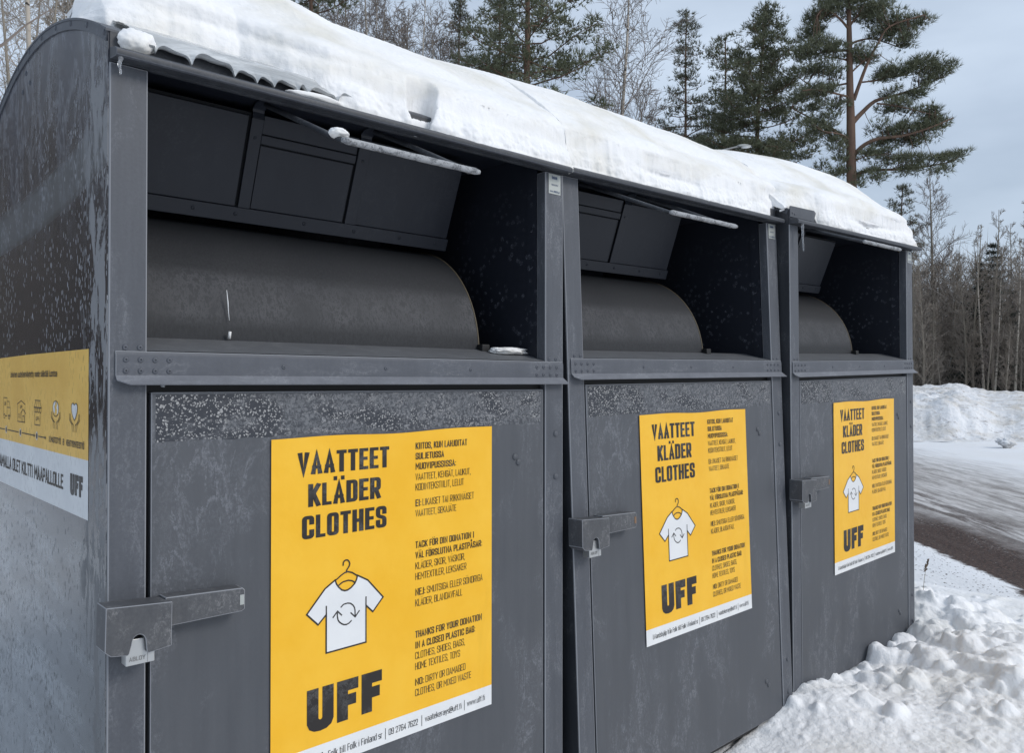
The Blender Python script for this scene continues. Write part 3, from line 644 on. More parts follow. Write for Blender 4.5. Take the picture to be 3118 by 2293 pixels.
# long sticker on the side of the nearest bin (text runs from the back toward the corner)
def side_sticker(parent):
    Y0, Y1, z1, z2, z3 = .1114, 1.10, .3665, .1611, .0500
    def F(x, y, l): return (-.0020-l, Y1-x, z3+y)              # x from the back edge, y up from the sticker's foot
    Wd = Y1-Y0
    st = MB().add([F(0, z2-z3, 0), F(Wd, z2-z3, 0), F(Wd, z1-z3+.002, 0), F(Wd*.5, z1-z3+.003, 0), F(0, z1-z3, 0)], [(0, 1, 2, 3, 4)]).build('side_sticker', M_yel2, parent)
    MB().add([F(0, 0, 0), F(Wd, 0, 0), F(Wd, z2-z3, 0), F(0, z2-z3, 0)], [(0, 1, 2, 3)]).build('white_band', M_wht2, st)
    def Q(y): return Y1-y
    lf = Lift(.0006, .00002); t = MB()
    write(t, F, 'Jokainen uudelleenkäytetty vaate säästää luontoa', Q(.784), Q(.336), .3180-z3, .0140, .0022, lf)
    write(t, F, 'ILMASTOTYÖ', Q(.400), Q(.305), .1800-z3, .0125, .0020, lf); write(t, F, '&', Q(.289), Q(.279), .1800-z3, .0125, .0020, lf); write(t, F, 'KEHITYSYHTEISTYÖ', Q(.262), Q(.137), .1800-z3, .0125, .0020, lf)
    write(t, F, 'LAHJOITTAMALLA OLET KILTTI MAAPALLOLLE', Q(1.070), Q(.2858), .0905-z3, .0300, .0050, lf)
    zl = .1870-z3
    for a, b in ((1.08, .848), (.812, .690), (.652, .530), (.492, .430)):
        ribbon(t, [(Q(a), zl), (Q(b), zl)], .0024, F, lf())
    for y in (.530, .430): poly(t, F, [(Q(y)-.006, zl-.004), (Q(y)+.005, zl), (Q(y)-.006, zl+.004)], lf())
    for y in (.830, .671, .5095):
        poly(t, F, [(Q(y)+.0062*math.cos(a), zl+.0062*math.sin(a)) for a in [k*math.pi/8 for k in range(16)]], lf())
    t.build('lettering', M_ink2, st)
    u = MB(); uff(u, F, Q(.2325), .0860-z3, .0870, .0420, lf); u.build('heavy_letters', M_ink, st)
    ic = MB(); wh = MB()
    def ln(q, w=.0017): ribbon(ic, [(Q(a), b-z3) for a, b in q], w, F, lf())
    for y in (.830, .671, .5095):
        wh.add([F(Q(y)+r*math.cos(a), zl+r*math.sin(a), .0004) for a in [k*math.pi/8 for k in range(16)] for r in (.0072, .0096)], [(2*k, 2*((k+1) % 16), 2*((k+1) % 16)+1, 2*k+1) for k in range(16)])
    # lorry, warehouse, shop
    ln([(.8628, .2230), (.8628, .2668), (.8200, .2668), (.8200, .2215), (.845, .2215)]); ln([(.8200, .258), (.795, .258), (.7830, .240), (.7830, .2215), (.8080, .2215)]); ln([(.820, .243), (.785, .243)])
    for y in (.852, .797): ln([(y+.009*math.cos(a), .2200+.0055*math.sin(a)) for a in [k*math.pi/6 for k in range(13)]])
    write(ic, F, 'UFF', Q(.852), Q(.832), .2475-z3, .0085, .0014, lf); write(ic, F, 'UFF', Q(.676), Q(.652), .2440-z3, .0075, .0013, lf); write(ic, F, 'UFF', Q(.518), Q(.490), .2210-z3, .0085, .0014, lf)
    ln([(.7050, .2540), (.6640, .2625), (.6230, .2540)]); ln([(.7010, .2540), (.7010, .2125), (.6260, .2125), (.6260, .2420)]); ln([(.668, .2330), (.645, .2430), (.615, .2330)]); ln([(.660, .2125), (.660, .2330)]); ln([(.648, .2130), (.648, .2270), (.632, .2270), (.632, .2130)])
    for y in (.692, .678): ln([(y, .2220), (y, .2300), (y-.007, .2300), (y-.007, .2220), (y, .2220)], .0012)
    ln([(.5260, .2660), (.4760, .2660)]); ln([(.5180, .2655), (.5350, .2500)]); ln([(.4830, .2655), (.4690, .2500)]); ln([(.5350, .2500), (.4690, .2500)], .0026)
    for k in range(4): ln([(.5330-.0160*k, .2490), (.5310-.0160*k, .2405), (.5250-.0160*k, .2390), (.5190-.0160*k, .2405), (.5180-.0160*k, .2490)])
    ln([(.508, .2640), (.512, .2510)]); ln([(.494, .2640), (.490, .2510)]); ln([(.5290, .2370), (.5290, .2115), (.4780, .2115), (.4780, .2370)]); ln([(.484, .2270), (.484, .2200)], .0012)
    # globe and heart held by hands
    gl = [(.3464+.0245*math.cos(a), .2515+.0160*math.sin(a)) for a in [k*math.pi/10 for k in range(21)]]; ln(gl)
    poly(wh, F, [(Q(a), b-z3) for a, b in [(.3464, .2672), (.362, .264), (.369, .256), (.366, .247), (.356, .241), (.352, .250), (.358, .256), (.350, .260)]], .0004)
    poly(wh, F, [(Q(a), b-z3) for a, b in [(.340, .2668), (.328, .2615), (.323, .252), (.328, .243), (.337, .239), (.334, .249), (.341, .254), (.335, .259)]], .0004)
    hp = [(.2047, .2620), (.2110, .2650), (.2180, .2655), (.2245, .2625), (.2262, .2570), (.2230, .2480), (.2150, .2390), (.2047, .2318), (.1945, .2390), (.1865, .2480), (.1832, .2570), (.1850, .2625), (.1915, .2655), (.1985, .2650), (.2047, .2620)]
    ln(hp); poly(wh, F, [(Q(a), b-z3) for a, b in hp[:-1]], .0004)
    for c in (.3464, .2047):
        for s in (-1, 1):
            ln([(c+s*.036, .2440), (c+s*.036, .2330), (c+s*.018, .2230), (c+s*.015, .2105)]); ln([(c+s*.030, .2350), (c+s*.020, .2280), (c+s*.007, .2230), (c+s*.006, .2105)]); ln([(c+s*.030, .2440), (c+s*.029, .2360)])
    ic.build('icons', M_ink2, st); wh.build('white_shapes', M_wht2, st)
for ch in bins[0].children:
    if ch.name.startswith('side_panel') and ch.data.vertices[0].co.x < .5: side_sticker(ch)
# ------------------------------------------------------------------ noise used for shaping
class PN:
    """small value-noise, vectorised; fractal with n octaves"""
    def __init__(s, seed): s.g = np.random.RandomState(seed).rand(64, 64, 64).astype(np.float32)
    def one(s, x, y, z):
        xi, yi, zi = np.floor(x).astype(int), np.floor(y).astype(int), np.floor(z).astype(int)
        fx, fy, fz = x-xi, y-yi, z-zi
        fx, fy, fz = [f*f*(3-2*f) for f in (fx, fy, fz)]
        g = s.g; r = 0
        for a in (0, 1):
            for b in (0, 1):
                for c in (0, 1):
                    w = (fx if a else 1-fx)*(fy if b else 1-fy)*(fz if c else 1-fz)
                    r = r+w*g[(xi+a) % 64, (yi+b) % 64, (zi+c) % 64]
        return r
    def __call__(s, x, y, z=0.0, n=4, rough=.5):
        x = np.asarray(x, float); y = np.asarray(y, float); z = np.asarray(z, float)+0*x
        t = 0; a = 1; tot = 0; f = 1
        for i in range(n):
            t = t+a*s.one(x*f+17*i, y*f+5*i, z*f+9*i); tot += a; a *= rough; f *= 2.03
        return t/tot-.5
PNZ = PN(11)
def grid_mesh(name, P, mat, smooth=True, parent=None, close=False):
    """P: array (n, m, 3) -> one sheet"""
    n, m = P.shape[:2]; v = P.reshape(-1, 3)
    i = np.arange(n-1)[:, None]*m+np.arange(m-1)[None, :]
    f = np.stack([i, i+1, i+m+1, i+m], -1).reshape(-1, 4)
    me = bpy.data.meshes.new(name); me.vertices.add(len(v)); me.vertices.foreach_set('co', v.astype(np.float32).ravel())
    me.loops.add(4*len(f)); me.loops.foreach_set('vertex_index', f.astype(np.int32).ravel())
    me.polygons.add(len(f)); me.polygons.foreach_set('loop_start', np.arange(0, 4*len(f), 4, dtype=np.int32))
    me.polygons.foreach_set('loop_total', np.full(len(f), 4, dtype=np.int32)); me.update(calc_edges=True); me.validate()
    if smooth: me.polygons.foreach_set('use_smooth', [True]*len(me.polygons))
    me.materials.append(mat); o = bpy.data.objects.new(name, me); COL.objects.link(o)
    if parent: o.parent = parent
    return o
# ------------------------------------------------------------------ snow lying on the roofs
FD = [0, .004, .015, .05, .1, .2, .3, .45, .575, .75, .95, 1.1, 1.15]; FV = [0, .12, .22, .33, .46, .63, .8, .94, 1, .97, .8, .5, .3]
XF = [-.02, .03, .12, .28, .36, .44, .52, .58, .66, .74, 2.24, 2.31, 2.36, 2.52, 2.60]
YF = [.235, .125, .105, .09, .03, -.020, -.026, -.024, -.02, -.027, -.027, .0, .008, .008, -.026]
XT = [0, .3, .6, .9, 1.2, 1.5, 1.8, 2.1, 2.4, 2.7, 3.0, 3.3, 3.5]
TT = [.348, .29, .227, .216, .244, .249, .238, .225, .205, .239, .266, .261, .20]
def snow_cap(i):
    bx = BINS[i][0][0]
    nx, ny = 430, 300
    xa, xb = (-.004 if i == 0 else -.0165), (1.1665, 1.188, 1.168)[i]
    xs = np.linspace(xa, xb, nx)
    gx = xs+bx
    yf = np.interp(gx, XF, YF)+.012*PNZ(gx*14, 3, 1, 4)*2+.004*PNZ(gx*70, 1, 1, 3)
    yfs = np.interp(gx, XF, YF)
    d = (np.linspace(0, 1, ny)**1.7)[None, :]*(1.13-yf)[:, None]
    Y = yf[:, None]+d; d = d+(yf-yfs)[:, None]*np.clip(d/.06, 0, 1); X = xs[:, None]+0*Y; G = gx[:, None]+0*Y
    zb = np.where(Y < 0, .8945+(np.clip(Y, -.04, 0)+.03)*.6, np.where(Y < .004, .931, .929+.147*(1-((Y-.575)/.575)**2)))
    zb = np.where(Y < 0, np.interp(Y, [-.04, -.028, -.003, 0], [.884, .8905, .897, .931]), zb)
    T = np.interp(gx, XT, TT)[:, None]
    edge = 1.0
    xl_ = np.interp(Y, [0, .27, .35, .6, .9, 1.15], [-.004, -.002, .03, .095, .17, .22]); e0 = np.clip((G-xl_)/.17, 0, 1)**.5-.08*(G < xl_) if i == 0 else 1
    e1 = np.clip((1.168-X)/.075, 0, 1)**.45 if i == 2 else 1
    F_ = np.interp(d, FD, FV)
    t = T*F_*e0*e1
    low = np.clip(1-d/.36, 0, 1); led = PNZ(G*2.2, (d*9-G*1.2), 2, 3)
    t = t*(1+.30*low*led)
    # crack where two bins meet
    if i == 0: t = t*(1-.55*np.exp(-((X-1.168-.012*PNZ(d*20, 1, 1, 3))/.006)**2)*np.clip(1-d/.30, 0, 1))
    if i == 1: t = t*(1-.55*np.exp(-((X+.017)/.006)**2)*np.clip(1-d/.30, 0, 1))
    if i == 2: t = t*(1-.85*np.exp(-((X+.017)/.05)**2)*np.clip(1-d/.16, 0, 1))
    # bare hole melted near the hood edge of the first bin
    if i == 0:
        hole = np.exp(-(((X-.668)/.040)**2+((Y-.004-.15*(X-.668))/.030)**2)**4)
        t = t*(1-1.6*np.clip(hole, 0, .625))-.012*hole
    t = np.maximum(t, -.012)
    # the front face bulges a little outward above the hood edge
    bul = .022*np.sin(np.clip(d/.10, 0, 1)*np.pi)*np.clip((t-.02)/.05, 0, 1)
    if i == 1: sm = np.clip((X-.45)/.7, 0, 1); sm = sm*sm*(3-2*sm); bul = bul+(.031+.018*sm)*np.clip(d/.13, 0, 1)
    bul = bul-.013*np.exp(-((t-.052-.05*PNZ(G*2.3, 0*G, 0*G+3, 3))/.013)**2)*np.clip(.6+3*PNZ(G*3, 0*G, 0*G+7, 2), 0, 1)*(d < .2)
    if i == 1: t = t*(1-.4*np.exp(-((X-1.19)/.02)**2)*np.clip(1-d/.08, 0, 1))
    P = np.stack([X, Y-bul, zb-.002+t], -1)
    # relief pushed out along the surface, so that steep faces are as lumpy as flat ones
    du = np.gradient(P, axis=0); dv = np.gradient(P, axis=1); N = np.cross(du, dv); N /= np.maximum(np.linalg.norm(N, axis=-1, keepdims=True), 1e-9)
    N = np.where((N[..., 2:]-.6*N[..., 1:2]) < 0, -N, N)
    gx3, y3, z3 = G, P[..., 1], P[..., 2]
    hgt = np.clip((z3-.89-np.maximum(Y, 0)*.42)/.07, 0, 1); rough_ = (1-hgt)*np.clip(t/.015, 0, 1)
    disp = .026*PNZ(gx3*5, y3*5, z3*9, 4)*np.clip(1-d/.5, .12, 1)+rough_*(.030*PNZ(gx3*26, y3*26, z3*26, 4, .6))+.0022*PNZ(gx3*110, y3*110, z3*110, 2)
    fold_ = z3-(.945+.10*PNZ(gx3*1.6, 0*gx3, 0*gx3+3, 3)+.35*np.maximum(Y, 0))
    P = P+N*(disp*np.clip(t/.01, 0, 1))[..., None]
    # end faces go down to the roof
    a = P[:1].copy(); a[..., 2] = (zb-.01)[:1]; b = P[-1:].copy(); b[..., 2] = (zb-.01)[-1:]
    P = np.concatenate([a, P, b], 0); P[..., 2] += ZS
    c0 = P[:, :1].copy(); c0[..., 1] += .02; c0[..., 2] -= .004; P = np.concatenate([c0, P], 1)
    o = grid_mesh('roof_snow', P, M_snow); place(o, i)
    tag(o, ['thick snow on the nearest bin roof, thinning to bare ice at its left front', 'thick snow on the middle bin roof reaching down to its hood edge', 'rounded snow hump on the farthest bin roof, sloping off at its right end'][i], 'snow', 'snow lying on the bin roofs')
    return o
for i in range(3): snow_cap(i)
def ice_mat(name, a=.35, col=(.62, .65, .66)):
    t = NT(name, .18, .5); n = t.noise(9, t.mapc((.6, 1, 2.4)), 6, .65, .8)
    t.color(t.mix(t.rng(n, .4, .62), (.34, .35, .35), col)); t.bump(n, .5, .01)
    t.put(t.b.inputs['Transmission Weight'], t.rng(n, .35, .65, a, a*.3)); t.b.inputs['IOR'].default_value = 1.31; return t.m
M_icesheet = ice_mat('roof_ice', .18, (.66, .68, .69)); 
def clear_ice():
    t = NT('clear_ice', .05, .5); t.color((.95, .97, 1)); t.b.inputs['Transmission Weight'].default_value = .85; t.b.inputs['IOR'].default_value = 1.31; t.bump(t.noise(120, None, 2), .3, .002); return t.m
M_icicle = clear_ice()
def ice_sheet():
    """thin glaze that slid over the roof front; its foot hangs in scallops just above the hood edge"""
    nx, ny = 260, 40
    xs = np.linspace(.040, .50, nx)
    feet = [.068, .135, .217, .262, .298, .350, .372, .44]       # where the scallops touch down
    foot = np.zeros(nx)
    for k, x in enumerate(xs):
        a = max([f for f in feet if f <= x], default=.035); b = min([f for f in feet if f > x], default=.50)
        s = (x-a)/(b-a); w = min(s*(b-a), (1-s)*(b-a))
        foot[k] = .0235*(1-math.exp(-w/.006))*(.72+.45*((a*977.1) % 1)+.12*math.sin(7*s)) if x > .07 else .018
    foot += .002*PNZ(xs*60, 1, 1, 3)
    P = np.zeros((nx, ny, 3))
    for j in range(ny):
        s = j/(ny-1)
        y = -.024+(s/.35)*.030 if s < .35 else .006+(s-.35)/.65*.155
        zr = .929+.147*(1-((np.maximum(y, 0)-.575)/.575)**2)
        P[:, j, 0] = xs; P[:, j, 1] = y
        z0 = .893+foot
        q = min(1, s/.35); zt = .940+0*z0; zl = .8905+q*(zt-.8905); z = np.where(s < .35, np.maximum(zl+(z0-.8905)*max(0, 1-q)**2.5, zl), zr+.012+.004*PNZ(xs*25, y*40, 2, 3))
        P[:, j, 2] = z+.003*PNZ(xs*40, s*12, 3, 3)
    Q = P.copy(); Q[..., 1] += .004; Q[..., 2] -= .003
    P[..., 2] += ZS; Q[..., 2] += ZS
    full = np.concatenate([P, Q[:, ::-1]], 1); full = np.concatenate([full, full[:, :1]], 1)
    o = grid_mesh('ice_sheet', full, M_icesheet); place(o, 0)
    tag(o, 'grey glaze of ice with scalloped foot on the nearest bin, above the hood edge', 'ice')
ice_sheet()
def lump(name, c, r, seed, mat, label, cat, sub=4, rough=.35, freq=9, group=None, i=None, parent=None):
    import bmesh
    bm = bmesh.new(); bmesh.ops.create_icosphere(bm, subdivisions=sub, radius=1)
    co = np.array([v.co[:] for v in bm.verts]); n = PNZ(co[:, 0]*1.7+seed, co[:, 1]*1.7, co[:, 2]*1.7, 5, .6)
    co2 = co*(1+rough*2*n)[:, None]*np.array(r)
    for v, q in zip(bm.verts, co2): v.co = q
    me = bpy.data.meshes.new(name); bm.to_mesh(me); bm.free(); me.polygons.foreach_set('use_smooth', [True]*len(me.polygons)); me.materials.append(mat)
    o = bpy.data.objects.new(name, me); COL.objects.link(o)
    o.location = (c[0], c[1], c[2]+(ZS if i is not None else 0))
    if i is not None: o.matrix_world = bin_matrix(i) @ Matrix.Translation(o.location)
    return tag(o, label, cat, group)
lump('snow_chunk', (.045, -.004, .913), (.032, .022, .024), 3, M_snow, 'crumbly snow chunk on the left end of the nearest bin hood edge', 'snow', i=0)
lump('snow_clump', (.352, -.178, .777), (.020, .018, .010), 5, M_snow, 'small snow clump on the left end of the nearest grab handle', 'snow', i=0)
lump('snow_drift', (1.020, .080, .391), (.062, .030, .0095), 8, M_snow, 'thin wedge of snow on the sill at the right of the nearest chute', 'snow', i=0, rough=.75)
lump('snow_patch', (.40, -.012, .897), (.07, .018, .010), 9, M_snow, 'flat snow patch on the nearest hood edge right of the scalloped ice', 'snow', i=0, rough=.25)
def icicle(pts, rad, label, i):
    rr = random.Random(len(label)); m = MB()
    P = []; R_ = []
    n = 26
    for k in range(n+1):
        t = k/n; a = Vector(pts[0]).lerp(Vector(pts[1]), t); a.x += .0012*math.sin(t*9); P.append(a); R_.append(rad*(1-t*.62)*(1+.18*rr.uniform(-1, 1))*(1 if k < n else .4))
    o = m.tube(P, R_, 10).build('icicle', M_icicle, None, True); place(o, i); return tag(o, label, 'icicle', 'icicles on the hood edges')
icicle([(.0085, -.030, .876), (.0085, -.030, .842)], .0042, 'short icicle below the left end of the nearest hood edge', 0)
icicle([(.040, -.030, .880), (.048, -.030, .772)], .0052, 'long icicle below the left end of the farthest hood edge', 2)
icicle([(.088, -.014, .3035), (.088, -.014, .298)], .0040, 'tiny frozen drip under the nearest drip edge beside its rivets', 0)
o = MB().tube([(.265, .1255+.0, .500), (.266, .1215, .475), (.2665, .1195, .452), (.268, .1185, .436)], [.0006, .0013, .0008, .0007], 6).build('ice_streak', plain('white_ice', (.85, .86, .87), .4), None, True)
place(o, 0); tag(o, 'thin white ice streak running down the nearest drum', 'ice')
o = MB().tube([(.265, .108, .412), (.265, .112, .398)], [.0030, .0035], 6).build('ice_drop', M_snow, None, True); place(o, 0); tag(o, 'white ice drop where the nearest drum meets the sill', 'ice')

# ------------------------------------------------------------------ ground, road, snow banks
EA = np.array([5.195, -.023]); EU = np.array([.738, .675]); EN = np.array([.675, -.738])
def ground_h(x, y):
    w = (x-EA[0])*EN[0]+(y-EA[1])*EN[1]
    r = np.hypot(x-EYE.x, y-EYE.y)
    h = .02*PNZ(x*.5, y*.5, 0, 3)*np.clip(r/8, 0, 3)
    h += .012*PNZ(x*6, y*6, 1, 4)*np.clip(1-r/40, 0, 1)
    road = np.clip((w+.15)/.3, 0, 1)*np.clip((6-w)/3, 0, 1)
    u = (x-EA[0])*EU[0]+(y-EA[1])*EU[1]
    h += road*(-.035+.018*PNZ(w*5, u*.5, 3, 3)+.01*PNZ(w*18, u*2, 4, 2))
    return h
def snow_ground_mat():
    t = NT('snowy_ground', .65, .3); s = t.sep()
    x = t.ma('SUBTRACT', s[0], 5.195); y = t.ma('SUBTRACT', s[1], -.023)
    w = t.ma('ADD', t.ma('MULTIPLY', x, .675), t.ma('MULTIPLY', y, -.738)); u = t.ma('ADD', t.ma('MULTIPLY', x, .738), t.ma('MULTIPLY', y, .675))
    cw = t.n('ShaderNodeCombineXYZ', {0: w, 1: u, 2: 0.0}).outputs[0]
    wob = t.noise(1.1, cw, 5, .6); ww = t.ma('ADD', t.ma('ADD', w, t.ma('MULTIPLY', t.ma('SUBTRACT', wob, .5), .55)), t.ma('MULTIPLY', t.ma('SUBTRACT', t.noise(7, cw, 5, .75), .5), .35))
    str1 = t.noise(1.0, t.mapc((9, .9, 1), vec=cw), 6, .65, .4); str2 = t.noise(1.0, t.mapc((30, 4, 1), vec=cw), 4, .7); fine = t.noise(45, cw, 4, .75)
    snow = t.mix(t.rng(t.noise(.8, cw, 4), .4, .7, 0, .5), (.87, .88, .90), (.82, .81, .79))
    ice = t.mix(t.rng(str1, .38, .6), (.30, .28, .265), (.63, .605, .59)); ice = t.mix(t.rng(str2, .52, .7, 0, .6), ice, (.12, .095, .08))
    ice = t.mix(t.rng(fine, .55, .75, 0, .5), ice, (.72, .72, .73))
    grav = t.mix(t.rng(t.noise(38, cw, 5, .85), .44, .56), (.012, .006, .004), (.10, .058, .042)); grav = t.mix(t.rng(t.noise(22, cw, 5, .8), .62, .68), grav, (.5, .48, .47))
    # gravel lies thick at the road edge and in wheel ruts
    gband = t.ma('MULTIPLY', t.ma('MULTIPLY', t.rng(ww, -.08, -.01), t.rng(ww, .95, .55)), t.rng(u, 4.5, 2.4)); gsp = t.rng(t.ma('ADD', t.ma('ADD', t.noise(40, cw, 4, .75), t.ma('MULTIPLY', t.ma('SUBTRACT', str1, .5), .5)), t.ma('MULTIPLY', t.rng(ww, .45, .05), .25)), .30, .42)
    rut = t.ma('MULTIPLY', t.rng(t.ma('ABSOLUTE', t.ma('SUBTRACT', ww, .95)), .38, .1), t.rng(str1, .60, .46))
    c = t.mix(t.rng(ww, -.02, .12), snow, ice)
    far = t.rng(t.ma('ADD', ww, t.ma('MULTIPLY', str1, 1.2)), 3.0, 4.6); c = t.mix(far, c, snow)
    c = t.mix(t.ma('MULTIPLY', t.ma('MAXIMUM', gband, t.ma('MULTIPLY', rut, .75)), gsp), c, grav)
    # scattered grit on the snow beside the road
    gr = t.ma('MULTIPLY', t.ma('LESS_THAN', t.vor(34, cw), .22), t.ma('MULTIPLY', t.rng(ww, -1.3, -.05, .02, 1), t.rng(ww, .1, -.02)))
    rr = t.n('ShaderNodeSeparateColor', {0: t.n('ShaderNodeTexVoronoi', {'Vector': cw, 'Scale': 34.0}).outputs['Color']}).outputs[0]
    gr = t.ma('MULTIPLY', t.ma('GREATER_THAN', gr, rr), 1)
    c = t.mix(gr, c, (.06, .035, .025))
    t.color(c); t.bump(t.ma('ADD', t.ma('MULTIPLY', fine, .5), t.ma('MULTIPLY', str1, .6)), .7, .03); return t.m
M_ground = snow_ground_mat()
def axis(a, b, steps):
    out = [a]
    while out[-1] < b: out.append(out[-1]+steps(out[-1]))
    return np.array(out)
gxs = axis(-300, 300, lambda v: .05 if 3.2 < v < 9 else (.25 if -4 < v < 16 else (1.2 if -30 < v < 40 else 14)))
gys = axis(-300, 300, lambda v: .05 if -1.2 < v < 3.5 else (.25 if -6 < v < 9 else (1.2 if -30 < v < 40 else 14)))
GX, GY = np.meshgrid(gxs, gys, indexing='ij')
tag(grid_mesh('ground', np.stack([GX, GY, ground_h(GX, GY)], -1), M_ground), kind='structure')

def pile_h(x, y):
    def g(cx, cy, h, s, e=1.0): return h*np.exp(-((x-cx)**2+(e*(y-cy))**2)/(s*s))
    b = g(3.74, .14, .17, .24)+g(3.78, -.16, .085, .26)+g(3.55, -.55, .075, .30)+g(3.15, -.42, .080, .34)+g(3.35, -.95, .05, .35)+g(2.55, -.75, .055, .6)+g(2.45, -.10, .055, .20)+g(3.0, -1.1, .05, .5)
    b = b+.03*np.clip((x-1.6)/.8, 0, 1)*np.exp(-np.clip(-y, 0, 9)**2/.5)+.02*PNZ(x*2.5, y*2.5, 2, 4)
    return b
def pile():
    rs = np.random.RandomState(5)
    res = .0075
    xs = np.arange(1.35, 5.05, res); ys = np.arange(-2.0, 1.25, res)
    X, Y = np.meshgrid(xs, ys, indexing='ij'); base = pile_h(X, Y); H = base.copy()
    # rounded clods: the union of many half-sunk spheres, big ones first
    dens = lambda x, y: math.exp(-((x-3.42)**2/.30+(y+.42)**2/.26))
    blobs = []
    for k in range(14000):
        x, y = rs.uniform(1.7, 4.9), rs.uniform(-1.9, .9); d = dens(x, y)
        if rs.rand() > d*1.15+.02: continue
        r = float(np.clip(.011*math.exp(rs.randn()*.68)*(1+1.1*d), .007, .075)); blobs.append((r, x, y))
    blobs.sort(reverse=True); WX = .045*PNZ(X*15, Y*15, 1, 4, .6); WY = .045*PNZ(X*15, Y*15, 9, 4, .6)
    for r, x, y in blobs:
        i0, i1 = int((x-r*1.3-xs[0])/res), int((x+r*1.3-xs[0])/res)+2; j0, j1 = int((y-r*1.3-ys[0])/res), int((y+r*1.3-ys[0])/res)+2
        i0, j0 = max(i0, 0), max(j0, 0)
        sx, sy = X[i0:i1, j0:j1], Y[i0:i1, j0:j1]
        if sx.size == 0: continue
        a = rs.uniform(0, math.pi); st = rs.uniform(1, 1.6); ca, sa = math.cos(a), math.sin(a)
        sx = sx+WX[i0:i1, j0:j1]*min(1, r/.03); sy = sy+WY[i0:i1, j0:j1]*min(1, r/.03); u = (sx-x)*ca+(sy-y)*sa; v = (-(sx-x)*sa+(sy-y)*ca)*st
        q = 1-((u*u+v*v)/(r*r))**1.6; ci, cj = min(int((x-xs[0])/res), len(xs)-1), min(int((y-ys[0])/res), len(ys)-1)
        cap_ = H[ci, cj]*.25+base[ci, cj]*.75+-r*.12+r*.72*np.sqrt(np.clip(q, 0, 1))+rs.uniform(-.35, .35)*u+rs.uniform(-.35, .35)*v
        if rs.rand() < .0:            # broken slab with a tilted flat top
            tl = rs.uniform(-.55, .55, 2); q = 1-np.maximum(np.abs(u), np.abs(v))**1/r*1.08; cap_ = H[ci, cj]*.25+base[ci, cj]*.75+r*(.55+.25*rs.rand())*np.clip(q*3.2, 0, 1)**.7+tl[0]*u+tl[1]*v/st-r*.05
        H[i0:i1, j0:j1] = np.where(q > 0, np.maximum(H[i0:i1, j0:j1], cap_), H[i0:i1, j0:j1])
    # crumbly small relief, soft blur to melt the clods together
    def blur(A, n):
        for _ in range(n):
            A = (A+np.roll(A, 1, 0)+np.roll(A, -1, 0)+np.roll(A, 1, 1)+np.roll(A, -1, 1))/5
        return A
    H = blur(H, 1)+.034*PNZ(X*8, Y*8, 3, 6, .62)*np.clip(base/.08, .15, 1)+.014*PNZ(X*50, Y*50, 3, 4, .7)*np.clip(base/.05, .25, 1)
    H = H-.022*np.clip(1-base/.035, 0, 1)
    # ragged lip where the snow meets the bin fronts
    front = np.exp(-((Y+.03)/.035)**2)*np.clip((X-1.9)/.3, 0, 1); H += front*(.012+.035*PNZ(X*18, 1, 6, 4))
    m = np.clip(np.minimum(np.minimum(X-1.35, 5.05-X), np.minimum(Y+2.0, 1.25-Y))/.35, 0, 1)
    H = H*m-.03*(1-m)+.004
    H = np.where((Y > .01) & (X < 3.50), np.minimum(H, -.05), H)
    o = grid_mesh('snow_pile', np.stack([X, Y, H], -1), M_pile); return tag(o, kind='structure')
M_pile = snow_mat('piled_snow', (.90, .90, .905), (.78, .755, .69), .45, 300, .7, 45, .6)
pile()
def bank_mat():
    t = NT('dirty_snow_bank', .75, .2); a = t.noise(1.3, None, 6, .65, .5); b = t.noise(5, None, 6, .7)
    c = t.mix(t.rng(a, .45, .68), (.88, .885, .90), (.68, .64, .58)); c = t.mix(t.rng(b, .56, .72, 0, .9), c, (.17, .13, .10)); t.color(c)
    t.bump(b, .9, .1); return t.m
M_bank = bank_mat()
def banks():
    """ploughed ridges beyond the road, laid out by bearing and distance from the camera"""
    az = np.radians(np.linspace(-12, 40, 420)); d = np.concatenate([np.linspace(19.2, 28, 90), np.linspace(28.3, 44, 60)])
    A, Dd = np.meshgrid(az, d, indexing='ij'); X = EYE.x+Dd*np.cos(A); Y = EYE.y+Dd*np.sin(A); deg = np.degrees(A)
    st = 19.8+np.clip((18-deg)*.25, 0, 2.6)+.9*PNZ(deg*.8, 1, 1, 3)
    rise = np.clip((Dd-st)/2.3, 0, 1); rise = rise*rise*(3-2*rise)
    tall = np.clip((deg-16.6)/1.8, 0, 1)
    H = rise*(.58+.20*tall)*(1+.25*PNZ(X*.9, Y*.9, 1, 4))
    lumps = np.abs(PNZ(X*1.6, Y*1.6, 2, 5, .65))
    H += rise*lumps*(.20+.32*tall)+.12*np.clip((Dd-24)/3, 0, 1)
    crest = np.exp(-((Dd-34)/2.2)**2)*(.20+.16*PNZ(deg*2, 2, 3, 3)); H += crest
    H += .12*np.exp(-((Dd-st-.1)/.5)**2)*np.abs(PNZ(X*3, Y*3, 3, 4))*2
    H = np.where(Dd > 36, H*np.clip((44-Dd)/8, 0, 1), H)-.02*(Dd < st-.3)
    tag(grid_mesh('snow_bank', np.stack([X, Y, H], -1), M_bank, smooth=True), kind='structure')
banks()
p = polar(15.76, 18.1, .10); lump('snow_block', p, (.17, .15, .10), 21, M_bank, 'single grimy snow block lying alone beyond the icy road', 'snow block', rough=.95)
p = polar(19.15, 20.8, .20); lump('dark_clod', p, (.14, .14, .16), 4, plain('dark_earth', (.05, .04, .035), .9), 'dark earthy clod stuck in the foot of the far snow bank', 'clod', rough=.3)
